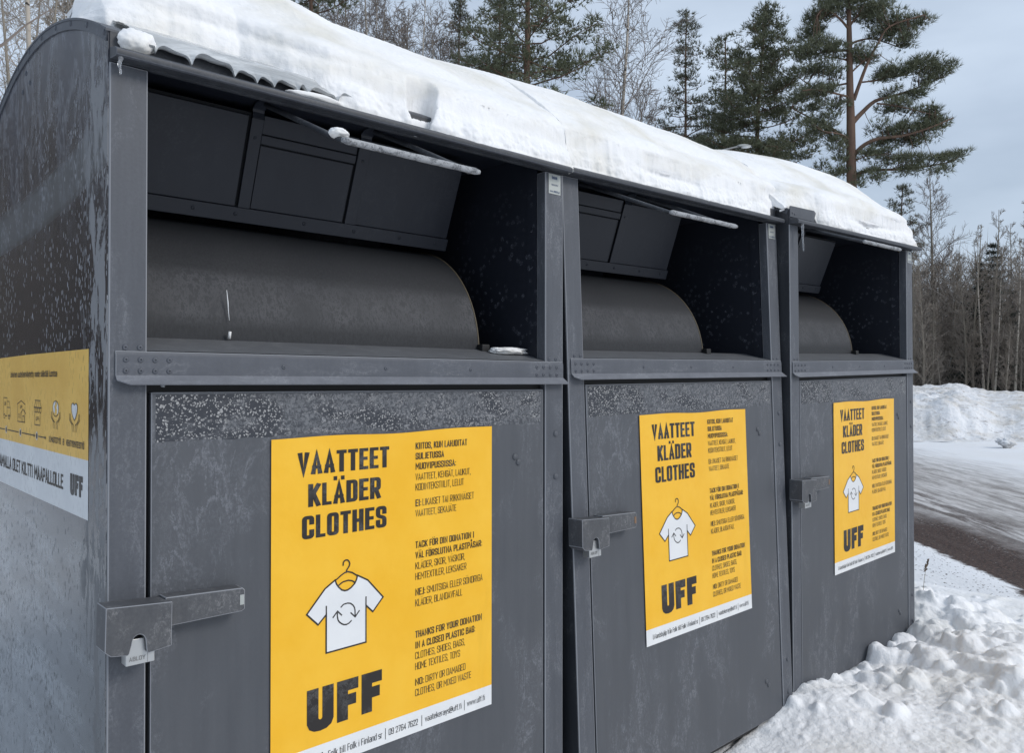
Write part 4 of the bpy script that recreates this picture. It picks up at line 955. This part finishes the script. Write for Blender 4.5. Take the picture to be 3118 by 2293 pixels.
def stalk():
    root = empty('grass_stalk', 'dry brown grass stalk poking from the snow beside the farthest bin', 'dry grass', (3.72, .02, .0))
    b = MB().tube([(0, 0, .08), (.006, -.002, .26), (.020, -.006, .335), (.034, -.012, .375)], [.0012, .001, .0009, .0006], 5).build('stem', plain('straw', (.30, .22, .13), .8), root, True, zs=0)
    h = MB(); r = random.Random(2)
    for k in range(60):
        t = k/60; c = Vector((.018, -.005, .325)).lerp(Vector((.038, -.013, .385)), t); dd = Vector((r.uniform(-1, 1), r.uniform(-1, 1), r.uniform(.3, 1.4))).normalized()*.014*(1-.5*t)
        h.tube([c, c+dd*.6, c+dd], [.0012, .0022, .0003], 4)
    h.build('seed_head', plain('seed_brown', (.20, .15, .11), .9), root, zs=0)
stalk()
# ------------------------------------------------------------------ trees
def azx(ox): return math.degrees(YAW)-math.degrees(math.atan((ox*1.3882-1559)/2434.8))
def zat(oy, ox, r):
    """height of a sight line at distance r: used to size the trees"""
    dep = r*math.cos(math.radians(azx(ox))-YAW); return 1.258+(838-oy)*1.3882/2434.8*dep
def bark(name, lo, hi, z0, z1, spots=None, sc=3):
    t = NT(name, .85, .2); z = t.sep()[2]; n = t.noise(sc, t.mapc((1, 1, .35)), 5, .7)
    c = t.mix(t.rng(t.ma('ADD', z, t.ma('MULTIPLY', n, 3)), z0, z1), lo, hi)
    c = t.mix(t.rng(n, .45, .7, 0, .55), c, tuple(x*.45 for x in lo))
    if spots: c = t.mix(t.rng(t.noise(5, t.mapc((1, 1, 3.5)), 3, .6), .56, .62), c, spots)
    t.color(c); t.bump(n, .6, .03); return t.m
M_pbark = bark('pine_bark', (.10, .075, .065), (.17, .11, .08), 4, 10)
M_bbark = bark('birch_bark', (.40, .36, .30), (.46, .41, .35), 1, 6, (.04, .035, .03))
M_dbark = bark('grey_bark', (.24, .21, .175), (.28, .25, .205), 1, 6)
M_twig = plain('bare_twigs', (.21, .18, .16), .9, .1)
M_twig2 = plain('pale_twigs', (.27, .235, .20), .9, .1)
def needle_mat(name, a, b, frost):
    t = NT(name, .7, .15); n = t.noise(1.6, None, 3, .6); m = t.noise(14, None, 2, .7)
    c = t.mix(t.rng(n, .35, .65), a, b); c = t.mix(t.rng(m, .5, .7, 0, .75), c, frost); t.color(c); return t.m
M_ndl = needle_mat('pine_needles', (.080, .090, .052), (.155, .165, .10), (.28, .29, .23))
M_ndl2 = needle_mat('grey_needles', (.085, .090, .062), (.155, .160, .115), (.30, .30, .26))
M_ndl3 = needle_mat('spruce_needles', (.028, .038, .030), (.06, .072, .056), (.15, .165, .16))
def tri_mesh(name, A, B, C, mat, parent=None):
    n = len(A); V = np.stack([A, B, C], 1).reshape(-1, 3).astype(np.float32)
    me = bpy.data.meshes.new(name); me.vertices.add(3*n); me.vertices.foreach_set('co', V.ravel())
    me.loops.add(3*n); me.loops.foreach_set('vertex_index', np.arange(3*n, dtype=np.int32)); me.polygons.add(n)
    me.polygons.foreach_set('loop_start', np.arange(0, 3*n, 3, dtype=np.int32)); me.polygons.foreach_set('loop_total', np.full(n, 3, dtype=np.int32)); me.update(calc_edges=True)
    me.materials.append(mat); o = bpy.data.objects.new(name, me); COL.objects.link(o); o.parent = parent; return o
def norm(a): return a/np.maximum(np.linalg.norm(a, axis=-1, keepdims=True), 1e-9)
def needles(name, clumps, mat, parent, seed, per=60, blades=5, ln=.16, wd=.030):
    """clumps [(centre, radii)] -> thousands of small pointed tufts, thick on the upper outside of every clump"""
    rs = np.random.RandomState(seed); A = []; B = []; C = []
    for c, r in clumps:
        vol = (r[0]*r[1]*r[2])**.45/.45
        n = max(8, int(per*vol)); u = norm(rs.randn(n, 3)); u[:, 2] = np.where(rs.rand(n) < .35, np.abs(u[:, 2]), u[:, 2])
        p = np.array(c)+u*np.array(r)*(rs.rand(n, 1)**.45)
        d = norm(u*.9+np.array([0, 0, .75])+rs.randn(n, 3)*.35)
        P = np.repeat(p, blades, 0); Dn = norm(np.repeat(d, blades, 0)+rs.randn(n*blades, 3)*.42)
        s = norm(np.cross(Dn, rs.randn(n*blades, 3)))*wd*(.6+.8*rs.rand(n*blades, 1))*.5
        L_ = ln*(.6+.8*rs.rand(n*blades, 1)); A.append(P-s); B.append(P+s); C.append(P+Dn*L_)
    return tri_mesh(name, np.concatenate(A), np.concatenate(B), np.concatenate(C), mat, parent)
def limb(m, a, b, r0, r1, rr, sag=.08, n=5, sides=5):
    a, b = Vector(a), Vector(b); L_ = (b-a).length; pts = []
    for k in range(n+1):
        t = k/n; p = a.lerp(b, t); p.z -= sag*L_*math.sin(math.pi*t)
        if 0 < k < n: p += Vector((rr.uniform(-1, 1), rr.uniform(-1, 1), rr.uniform(-1, 1)))*L_*.035
        pts.append(p)
    m.tube(pts, [r0+(r1-r0)*k/n for k in range(n+1)], sides, cap=False); return pts
def big_pine():
    """the tall open-grown pine at the right: limbs follow those of the photographed tree"""
    r = 32; ox = 1868; base = polar(azx(ox), r)
    root = empty('pine_tree', 'tall orange-barked pine with long bare curved limbs, right of all other pines', 'tree', base); root.rotation_euler = (0, 0, YAW-math.pi/2)
    K = 29.4/2.0427/2434.8; rr = random.Random(4)
    def q(x, y, d=0): return Vector(((x-1421)*K, d, 1.258+(1163-y/2.0427)/2434.8*29.4))
    top = q(1405, -330)
    tp = [Vector((.05, 0, 0)), Vector((.12, 0, 3.5)), q(1424, 1170), q(1420, 950), q(1419, 740), q(1414, 560), q(1412, 400), q(1410, 200), q(1407, 0), q(1406, -160), top]
    MB().tube(tp, [.23, .19, .178, .168, .15, .13, .113, .095, .072, .045, .02], 12, cap=False).build('trunk', M_pbark, root, True, zs=0)
    m = MB(); paths = []
    def path(pts, r0, r1, depth=0):
        n = len(pts); P = [q(x, y, depth*k/(n-1)) for k, (x, y) in enumerate(pts)]
        # smooth
        S = []
        for i in range(n-1):
            p0, p1, p2, p3 = P[max(i-1, 0)], P[i], P[i+1], P[min(i+2, n-1)]
            for t in (0, .25, .5, .75):
                S.append(.5*((2*p1)+(p2-p0)*t+(2*p0-5*p1+4*p2-p3)*t*t+(3*p1-p0-3*p2+p3)*t**3))
        S.append(P[-1]); m.tube(S, [r0+(r1-r0)*k/(len(S)-1) for k in range(len(S))], 7, cap=False); paths.extend(S[len(S)//4:])
    path([(1436, 1110), (1470, 1070), (1560, 1040), (1700, 1030), (1900, 1010), (2120, 965)], .085, .02, .6)
    path([(1438, 955), (1490, 900), (1570, 868), (1700, 860), (1850, 820), (1985, 765)], .09, .02, -.8)
    path([(1432, 750), (1490, 690), (1580, 610), (1690, 575), (1820, 530), (2030, 440)], .10, .02, .4)
    path([(1580, 632), (1640, 650), (1740, 680), (1900, 735)], .035, .015, -.5)
    path([(1438, 610), (1470, 500), (1505, 395), (1560, 280), (1620, 190), (1820, 130)], .075, .02, -.7)
    path([(1480, 500), (1600, 470), (1730, 430), (1850, 405)], .035, .012, .8)
    path([(1412, 910), (1380, 830), (1320, 770), (1240, 715), (1090, 620)], .08, .02, .7)
    path([(1405, 860), (1340, 850), (1200, 850)], .035, .012, -.8); path([(1408, 592), (1320, 585), (1180, 570), (1080, 590)], .045, .015, -.6)
    path([(1405, 505), (1330, 510), (1240, 520), (1130, 430)], .04, .015, .6); path([(1408, 300), (1340, 290), (1220, 300), (1110, 330)], .05, .015, .5)
    path([(1415, 260), (1500, 220), (1600, 200), (1780, 240)], .05, .015, .6); path([(1410, 170), (1330, 110), (1230, 70), (1170, 130)], .05, .015, -.6)
    path([(1410, 150), (1480, 70), (1600, 20)], .05, .015, .3); path([(1420, 440), (1500, 370), (1560, 360)], .035, .012, -.5); path([(1415, 370), (1340, 335), (1260, 330)], .03, .012, .3)
    path([(1425, 1060), (1380, 1060), (1300, 1085)], .03, .012, .3); path([(1435, 1000), (1500, 970), (1600, 965)], .03, .012, -.3)
    path([(1407, 0), (1480, -60), (1560, -90)], .04, .01, .4); path([(1407, -20), (1330, -70), (1270, -90)], .04, .01, -.4)
    EL = [(1240, 60, 100, 45), (1180, 170, 70, 60), (1330, 30, 90, 45), (1500, 40, 110, 45), (1600, 20, 60, 35), (1560, 90, 80, 35), (1680, 130, 120, 45), (1800, 120, 90, 30), (1900, 120, 60, 22), (1620, 200, 90, 42), (1760, 240, 80, 34),
        (1200, 300, 110, 42), (1120, 320, 50, 45), (1320, 330, 90, 38), (1480, 330, 90, 38), (1540, 370, 60, 25), (1180, 420, 80, 40), (1280, 450, 80, 30), (1700, 420, 110, 42), (1850, 400, 110, 42), (1970, 430, 80, 48), (1930, 490, 60, 25), (1640, 460, 60, 28),
        (1170, 570, 110, 42), (1270, 560, 60, 38), (1100, 590, 50, 25), (1330, 640, 60, 32), (1200, 650, 60, 25), (1700, 560, 60, 25), (1830, 570, 70, 28), (1740, 640, 100, 36), (1850, 690, 80, 30), (1930, 740, 80, 34),
        (1650, 790, 90, 25), (1780, 800, 110, 36), (1900, 800, 90, 40), (1700, 850, 110, 28), (1840, 870, 80, 28), (1600, 880, 60, 20), (1240, 820, 90, 40), (1310, 860, 50, 34), (1180, 760, 60, 34), (1270, 720, 60, 25),
        (1600, 960, 80, 28), (1500, 965, 60, 25), (1720, 990, 110, 28), (1860, 1000, 100, 30), (1990, 990, 80, 26), (2080, 960, 60, 24), (1560, 1080, 70, 32), (1800, 1050, 90, 20), (1950, 1060, 70, 16),
        (1370, 980, 50, 32), (1310, 1080, 50, 25), (1380, 1060, 40, 32), (1460, 1130, 30, 38), (1330, 920, 30, 20), (1420, -60, 160, 60), (1420, -180, 110, 60), (1420, -280, 60, 50)]
    cl = []
    for cx_, cy_, rx, ry in EL:
        for k in range(max(4, int(rx*ry/190))):
            a = rr.uniform(0, 2*math.pi); u = rr.random()**.5
            c = q(cx_+rx*u*math.cos(a)*.95, cy_+ry*u*math.sin(a)*.9, rr.uniform(-1, 1)*rx*K*1.0+.0)
            s = rr.uniform(.12, .28); cl.append((c, (s*1.4, s*1.3, s*.6)))
            b = min(paths, key=lambda p: (p-c).length_squared); limb(m, b, c, .014, .006, rr, .05, 3, 4)
    m.build('limbs', M_pbark, root, True, zs=0); needles('crown', cl, M_ndl, root, 3, 66, 6, .20, .019)
def pine(name, label, ox, r, top, seed, wid, base_frac=.35, mat=None, lean=0, dense=1.0, tr=.17, gap=.3, cat='tree', group=None):
    """procedural pine: wid(t) half-width in metres, t 0 at the crown's foot .. 1 at the tip"""
    rr = random.Random(seed); h = zat(top, ox, r) if top is not None else r*.5; base = polar(azx(ox), r)
    root = empty(name, label, cat, base, group); zb_ = h*base_frac
    def tx(z): return Vector((lean*(z/h)**2+.12*math.sin(z*.5+seed), .1*math.sin(z*.37+2*seed), z))
    n = 12; MB().tube([tx(h*k/n) for k in range(n+1)], [tr*(1-.9*k/n)+.015 for k in range(n+1)], 9, cap=False).build('trunk', M_pbark, root, True, zs=0)
    m = MB(); cl = []; z = zb_
    while z < h-.15:
        t = (z-zb_)/(h-zb_); w = wid(t); nb = rr.choice((3, 4, 4, 5)); a0 = rr.uniform(0, 6.3)
        for k in range(nb):
            a = a0+k*2*math.pi/nb+rr.uniform(-.4, .4); L_ = w*rr.uniform(.55, 1.12)
            if rr.random() < .10 or L_ < .15: L_ *= .5
            e = tx(z)+Vector((math.cos(a)*L_, math.sin(a)*L_, L_*rr.uniform(.02, .32)*(1.3 if t > .6 else 1)))
            P = limb(m, tx(z), e, .045*(1-t)+.012, .008, rr, .06, 4, 4)
            nc = max(2, int(L_/.27*dense))
            for j in range(nc):
                s = .32+.72*(j+rr.random()*.6)/nc; f = s*4; i = min(int(f), 3); p = P[i].lerp(P[i+1], min(f-i, 1))
                off = Vector((-math.sin(a), math.cos(a), 0))*rr.uniform(-1, 1)*L_*.30*(1.15-s*.5)
                c = p+off+Vector((0, 0, rr.uniform(-.05, .22))); sz = rr.uniform(.22, .40)*(.75+.3*(1-t))
                cl.append((c, (sz*1.2, sz*1.2, sz*.55))); m.tube([p, p.lerp(c, .6)+Vector((0, 0, -.03)), c], [.01, .008, .004], 3, cap=False)
        z += rr.uniform(.75, 1.25)*gap*(1.5-.6*t)
    m.build('limbs', M_pbark, root, True, zs=0); needles('crown', cl, mat or M_ndl, root, seed, 52, 5, .20, .030)
    return root
def spruce(label, ox, r, top, seed, w, group=None):
    rr = random.Random(seed); h = zat(top, ox, r); root = empty('spruce_tree', label, 'tree', polar(azx(ox), r), group)
    MB().tube([(0, 0, 0), (0, 0, h*.6), (0, 0, h)], [.14, .07, .01], 7, cap=False).build('trunk', M_dbark, root, True, zs=0)
    cl = []; z = h*.08
    while z < h:
        t = z/h; L0 = w*(1-t)**.8
        for k in range(7):
            a = rr.uniform(0, 6.3); L_ = L0*rr.uniform(.7, 1.1)
            for j in range(max(1, int(L_/.3))):
                s = (j+.6)/max(1, int(L_/.3)); cl.append((Vector((math.cos(a)*L_*s, math.sin(a)*L_*s, z-L_*.28*s+.1*L_*s*s)), (.2, .2, .08)))
        z += .36*(1.2-t*.5)
    needles('crown', cl, M_ndl3, root, seed, 34, 4, .16, .035); return root
def bare_tree(name, label, base, h, seed, tr=.11, crown=.25, up=.9, n1=34, ln=.28, bmat=None, tmat=None, lean=(0, 0), group=None, droop=.0, thick=1.0, forks=0, tw=.0055, cat='tree'):
    rr = random.Random(seed); root = empty(name, label, cat, base, group)
    def tx(z): t = z/h; return Vector((lean[0]*t*t*h+.012*h*math.sin(t*5+seed), lean[1]*t*t*h+.012*h*math.sin(t*4+2*seed), z))
    n = 12; MB().tube([tx(h*k/n) for k in range(n+1)], [tr*(1-.93*(k/n)**.9)+.006 for k in range(n+1)], 8, cap=False).build('trunk', bmat or M_dbark, root, True, zs=0)
    m = MB()
    def grow(p, d, L_, r, lv):
        k = 4 if lv == 0 else 3; pts = [p]; q = p.copy(); dd = d.copy()
        for i in range(k):
            dd = (dd+Vector((rr.gauss(0, .13), rr.gauss(0, .13), rr.gauss(0, .10)+(.10 if lv == 0 else 0)-droop*(.25 if lv else .05)))).normalized(); q = q+dd*(L_/k); pts.append(q.copy())
        m.tube(pts, [r*(1-.8*i/k)+.0012*thick for i in range(k+1)], 3, cap=False)
        if lv >= 2: return
        nb = (9 if lv == 0 else 5)
        for j in range(nb):
            s = .22+.78*(j+rr.random())/nb; f = s*k; i = min(int(f), k-1); pp = pts[i].lerp(pts[i+1], min(f-i, 1)); ax = (pts[i+1]-pts[i]).normalized()
            side = ax.cross(Vector((rr.gauss(0, 1), rr.gauss(0, 1), rr.gauss(0, 1)))).normalized()
            nd = (ax*.85+side*rr.uniform(.5, .95)+Vector((0, 0, .12-droop))).normalized()
            grow(pp, nd, L_*rr.uniform(.32, .58)*(1.1-s*.4), max(r*.42, tw*thick*.5), lv+1)
    for k in range(n1):
        t = crown+(1-crown)*(k+rr.random())/n1*.97; a = rr.uniform(0, 6.3); L_ = h*ln*(1.05-t)**.6*rr.uniform(.6, 1.15)
        grow(tx(h*t), Vector((math.cos(a), math.sin(a), up*rr.uniform(.7, 1.3))).normalized(), L_, max(tr*.26*(1.1-t), tw), 0)
    m.build('crown', tmat or M_twig, root, False, zs=0); return root
def again(src, base, rz, s, label=None, group=None):
    c = copy_tree(src); c.location = base; c.rotation_euler = (0, 0, rz); c.scale = (s, s, s)
    if label: c['label'] = label
    if group: c['group'] = group
    return c
big_pine()
W_ = lambda pts: (lambda t: float(np.interp(t, [a for a, b in pts], [b for a, b in pts])))
pine('pine_tree', 'broad dense dark pine directly behind the street lamp head', 1663, 38, -4, 11, W_([(0, 3.0), (.3, 3.0), (.55, 2.6), (.7, 1.9), (.85, 1.3), (1, .25)]), .34, M_ndl, .5, 1.5, .2, .34)
pine('pine_tree', 'narrow pine just left of the broad dense pine', 1580, 41, 74, 12, W_([(0, 1.1), (.4, 1.0), (.5, 1.7), (.75, 1.3), (.9, 1.2), (1, .5)]), .45, M_ndl, .3, .9, .15, .5)
pine('pine_tree', 'thin greyish pine between the big bare birch and the narrow pine', 1490, 42, 14, 13, W_([(0, 1.8), (.3, 1.9), (.5, 2.0), (.65, 1.3), (.85, .9), (1, .35)]), .42, M_ndl2, .9, .75, .14, .55)
pine('pine_tree', 'stout red-brown pine trunk with wide dark crown, above the middle of the first roof', 1150, 26, -260, 14, W_([(0, 2.3), (.3, 2.6), (.6, 2.6), (1, .6)]), .22, M_ndl, .2, 1.0, .21, .5)
pine('pine_tree', 'slim pine just left of the stout red-brown pine', 1085, 31, -60, 15, W_([(0, 1.6), (.5, 1.7), (1, .5)]), .3, M_ndl, .3, .8, .12, .5)
pine('pine_tree', 'greyish thin-crowned pine at the edge of the brown birches', 1004, 36, -20, 16, W_([(0, 1.7), (.4, 1.6), (1, .4)]), .3, M_ndl2, .2, .8, .12, .5)
pine('pine_tree', 'dark pine crown just visible above the highest part of the roof snow', 690, 24, -200, 17, W_([(0, 1.9), (.4, 2.2), (1, .5)]), .35, M_ndl, .0, 1, .16, .5)
pine('pine_tree', 'small distant pine at the left edge of the far bare trees', 1981, 56, 408, 18, W_([(0, 2.6), (.4, 2.3), (.75, 1.4), (1, .3)]), .35, M_ndl2, .0, 1.0, .14, .55)
pine('pine_tree', 'little pale-green pine top left of the street lamp', 1535, 48, 292, 19, W_([(0, 1.3), (.5, 1.1), (1, .4)]), .5, M_ndl2, .0, 1.0, .12, .5)
g1 = 'spruces in the far wood'
spruce('larger dark spruce rising from the far wood at the right edge', 2181, 41.2, 537, 31, 2.3, g1); spruce('smaller dark spruce left of the larger one in the far wood', 2149, 41.8, 577, 32, 1.8, g1)
# birches behind the bins
bare_tree('birch_tree', 'big bare birch with pale trunk and fine drooping twigs, mid sky', polar(azx(1365), 29), 17, 41, .15, .2, 1.3, 60, .27, M_bbark, M_twig, (.0, .0), None, .10, 1.8, tw=.009)
bare_tree('birch_tree', 'slender bare birch close left of the big bare birch', polar(azx(1318), 34), 15, 42, .08, .2, 1.6, 34, .22, M_dbark, M_twig, (.01, 0), None, .08, 1.1)
g2 = 'bare birches above the first bin roof'
b1 = bare_tree('birch_tree', 'pale birch trunk, left one of a close pair', polar(azx(809), 29), 17, 43, .085, .25, 1.4, 38, .2, M_bbark, M_twig, (0, 0), g2, .1, 1.2)
bare_tree('birch_tree', 'pale birch trunk, right one of a close pair', polar(azx(824), 29.5), 16, 44, .075, .3, 1.4, 30, .2, M_bbark, M_twig, (.01, 0), g2, .1, 1.2)
b2 = bare_tree('birch_tree', 'dense brown-twigged birch standing behind the pale pair', polar(azx(760), 33), 18, 45, .10, .18, 1.2, 64, .24, M_dbark, M_twig, (0, 0), g2, .12, 2.0, tw=.009)
again(b2, polar(azx(870), 38), 1.1, 1.0, 'brown-twigged birch right of the pale pair', g2); again(b2, polar(azx(940), 34), 2.4, .95, 'brown-twigged birch halfway between pale pair and stout pine', g2); again(b1, polar(azx(932), 31), 2.0, 1.0, 'single pale birch trunk right of the pale pair', g2)
for k_, (x_, r_, s_) in enumerate(((700, 30, .9), (735, 37, 1.0), (795, 36, 1.0), (845, 33, .95), (900, 36, 1.0), (965, 37, .95))): again(b2, polar(azx(x_), r_), 1.3*k_, s_, 'brown-twigged birch in the hazy twig mass over the first bin roof', g2)
again(b2, polar(azx(1400), 38), 2.2, .85, 'brown-twigged birch behind the big bare birch', g2); again(b2, polar(azx(1300), 40), 5.2, .8, 'brown-twigged birch between the stout pine and the big bare birch', g2)
again(b2, polar(azx(1010), 40), 4.0, 1.0, 'brown-twigged birch tangled with the grey thin pine', g2); again(b2, polar(azx(1235), 40), .4, .8, 'low brown birch right of the stout pine', g2)
again(b2, polar(azx(1430), 44), 3.3, .72, 'brown birch filling the foot of the thin greyish pine', g2); again(b2, polar(azx(1770), 50), 5.0, .55, 'small bare birch low between the two largest pines', g2)
# trees left of the bins, lit from the side
g3 = 'bare trees left of the bins'
bare_tree('birch_tree', 'white birch trunk with dark notches behind the roof at far left', polar(azx(68), 12), 9.5, 51, .055, .10, .9, 34, .22, M_bbark, M_twig2, (0, 0), g3, .1, .8, tw=.004)
s1 = bare_tree('bare_tree', 'tangled bare tree behind the white birch trunk at far left', polar(azx(100), 16), 8.5, 52, .07, .06, .7, 56, .26, M_dbark, M_twig2, (.02, 0), g3, .05, 1.1, tw=.005)
again(s1, polar(azx(20), 14), 1.9, .9, 'bare tree at the left edge of the photo', g3); again(s1, polar(azx(165), 19), 3.2, 1.1, 'bare tree right of the white birch trunk at far left', g3); again(s1, polar(azx(215), 24), 4.4, 1.3, 'bare tree peeping over the snow at the roof corner', g3); again(s1, polar(azx(60), 22), 5.1, 1.25, 'bare tree farther back behind the white birch trunk', g3)
pine('pine_tree', 'leafy pine behind the tangled bare trees at far left', 170, 27, -30, 55, W_([(0, 1.6), (.5, 1.9), (1, .5)]), .2, M_ndl2, 0, .9, .13, .5)
o = empty('leaning_tree', 'dark leaning trunk cutting the top left corner', 'tree', polar(81.5, 5.2))
MB().tube([(-.42, 0, 0), (-.20, 0, 1.5), (-.09, 0, 2.6), (.02, 0, 3.3), (.12, 0, 4.2)], [.10, .09, .085, .08, .07], 10, cap=False).build('trunk', M_dark, o, True, zs=0)
r_ = random.Random(9); m = MB()
for k in range(14):
    z = 2.9+k*.1; a = r_.uniform(0, 6.3); limb(m, (0, 0, z), (math.cos(a)*.5, math.sin(a)*.5, z+.5), .012, .003, r_, 0, 3, 4)
m.build('crown', M_twig, o, zs=0)
# the far wood at the right and its likes out of frame
rw = random.Random(77); g4 = 'slim bare trees in the far wood'
va = [bare_tree('bare_tree', 'slim bare tree in the far wood beyond the snow banks', polar(azx(2090), 47), 8.4, 61, .06, .12, 1.3, 34, .17, M_dbark, M_twig, (.02, .01), g4, .0, 1.6, tw=.008),
      bare_tree('bare_tree', 'slim bare tree in the far wood beyond the snow banks', polar(azx(2150), 44), 7.4, 62, .05, .2, 1.6, 26, .16, M_bbark, M_twig2, (.07, .0), g4, .0, 1.6, tw=.008),
      bare_tree('bare_tree', 'slim bare tree in the far wood beyond the snow banks', polar(azx(2225), 46), 9.0, 63, .07, .15, 1.2, 36, .17, M_dbark, M_twig2, (-.02, .02), g4, .02, 1.6, tw=.008)]
bare_tree('bare_tree', 'tallest bare tree rising over the far wood near the last bin', polar(azx(2041), 44), zat(385, 2041, 44), 64, .15, .25, .85, 46, .24, M_dbark, M_twig, (0, 0), None, -.02, 1.6, tw=.010)
bare_tree('bare_tree', 'pale forked young tree in front of the far wood at the right edge', polar(azx(2152), 39), 7.5, 65, .055, .25, .7, 16, .26, M_bbark, M_twig2, (.05, .02), None, .0, 1.3, tw=.007)
for k in range(78):
    a = azx(1995)+1.5-(azx(1995)-azx(2246)+9)*(k+rw.random())/78; r = rw.choice((38, 39, 40, 42, 45, 50, 56, 62))+rw.uniform(-1, 1)
    again(va[k % 3], polar(a, r), rw.uniform(0, 6.3), (.50+.55*rw.random()**2.2)*(1+(r-45)*.012), None, g4)
def thicket(a0, a1, r0, r1, n, hmax, mats, seed, label, wd=.02):
    rs = np.random.RandomState(seed)
    for mi, (mat, share, hm) in enumerate(mats):
        k = int(n*share); az = np.radians(rs.uniform(a0, a1, k)); r = rs.uniform(r0, r1, k)
        z = hmax*hm*rs.rand(k)**1.5; p = np.stack([EYE.x+r*np.cos(az), EYE.y+r*np.sin(az), z], 1)
        d = norm(rs.randn(k, 3)*np.array([.75, .75, .45])+np.array([0, 0, .85])); L_ = rs.uniform(.5, 1.7, (k, 1))
        s = norm(np.cross(d, rs.randn(k, 3)))*wd*.5*(.5+rs.rand(k, 1)); o = tri_mesh('undergrowth', p-s, p+s, p+d*L_, mat)
        tag(o, label+(' dusted with snow' if mi else ''), 'bushes', kind='stuff')
M_brush = plain('brush_brown', (.30, .265, .23), .9, .1); M_sbrush = plain('snowy_brush', (.50, .50, .50), .9, .1)
thicket(3, 26, 40.5, 62, 90000, 6.8, ((M_brush, .97, 1), (M_sbrush, .012, .35)), 8, 'brown undergrowth of the far wood', .030)
thicket(40, 70, 30, 46, 24000, 9.0, ((M_brush, 1, 1),), 9, 'brown undergrowth behind the bins', .03)
thicket(88, 128, 17, 30, 42000, 8.5, ((M_brush, 1, 1),), 10, 'brown undergrowth left of the bins', .026)
g5 = 'trees beyond the left side of the bins'
for k in range(26):
    a = 88+40*(k+rw.random())/26; again(s1 if k % 3 else va[2], polar(a, rw.uniform(17, 28)), rw.uniform(0, 6.3), rw.uniform(.8, 1.25), 'bare tree in the wood left of the bins, seen mirrored in the side panel', g5)
thicket(71, 88, 17, 30, 12000, 3.6, ((M_brush, 1, 1),), 12, 'low brown undergrowth at far left')
for k, a in enumerate((93, 97, 101, 105, 110, 117, 124)):
    spruce('dark spruce in the wood left of the bins, seen mirrored in the side panel', 60, 24, 60, 80+k, 2.2, 'spruces left of the bins').location = polar(a, 26+k % 2*3)
# street lamp
def lamp():
    r = 27; base = polar(azx(1548), r-1.0); root = empty('street_lamp', 'grey street lamp whose pale head pokes up in front of the dense pine', 'street lamp', base)
    hd = polar(azx(1633), r); zh = zat(317, 1633, r); d = Vector((hd.x-base.x, hd.y-base.y, 0)); Ld = d.length; u = d.normalized(); side = Vector((-u.y, u.x, 0))
    galv = plain('galvanised_steel', (.24, .25, .26), .5, .4, .5); M1 = plain('lamp_housing', (.36, .38, .37), .45); M2 = plain('lamp_lens', (.66, .68, .68), .3)
    za = zh-.40
    MB().tube([(0, 0, 0), (0, 0, 3), (0, 0, za-.25)], [.075, .06, .045], 12).build('pole', galv, root, True, zs=0)
    MB().tube([(0, 0, za-.3), u*.06+Vector((0, 0, za-.12)), u*.25+Vector((0, 0, za-.0)), u*(Ld-.22)+Vector((0, 0, zh-.06))], .028, 10).build('arm', galv, root, True, zs=0)
    m = MB(); n = 14; vs = []
    for k in range(n+1):
        t = k/n; w = .115*math.sin(math.pi*min(1, (t*.92+.08)))**.55*(1-.25*t); p = u*(Ld-.28+.58*t)+Vector((0, 0, zh-.05+.07*t))
        for a in range(12):
            an = 2*math.pi*a/12; vs.append(p+side*w*math.cos(an)+Vector((0, 0, max(math.sin(an), -.35)*.055*(w/.115))))
    m.add(vs, [(k*12+a, k*12+(a+1) % 12, (k+1)*12+(a+1) % 12, (k+1)*12+a) for k in range(n) for a in range(12)]+[tuple(range(11, -1, -1)), tuple(range(n*12, n*12+12))])
    h = m.build('lamp_head', M1, root, True, zs=0)
    m = MB(); c = [u*(Ld-.10+.34*t)+Vector((0, 0, zh-.060+.045*t)) for t in (0, .5, 1)]
    m.tube(c, [.05, .06, .03], 10).build('lens', M2, h, True, zs=0)
lamp()
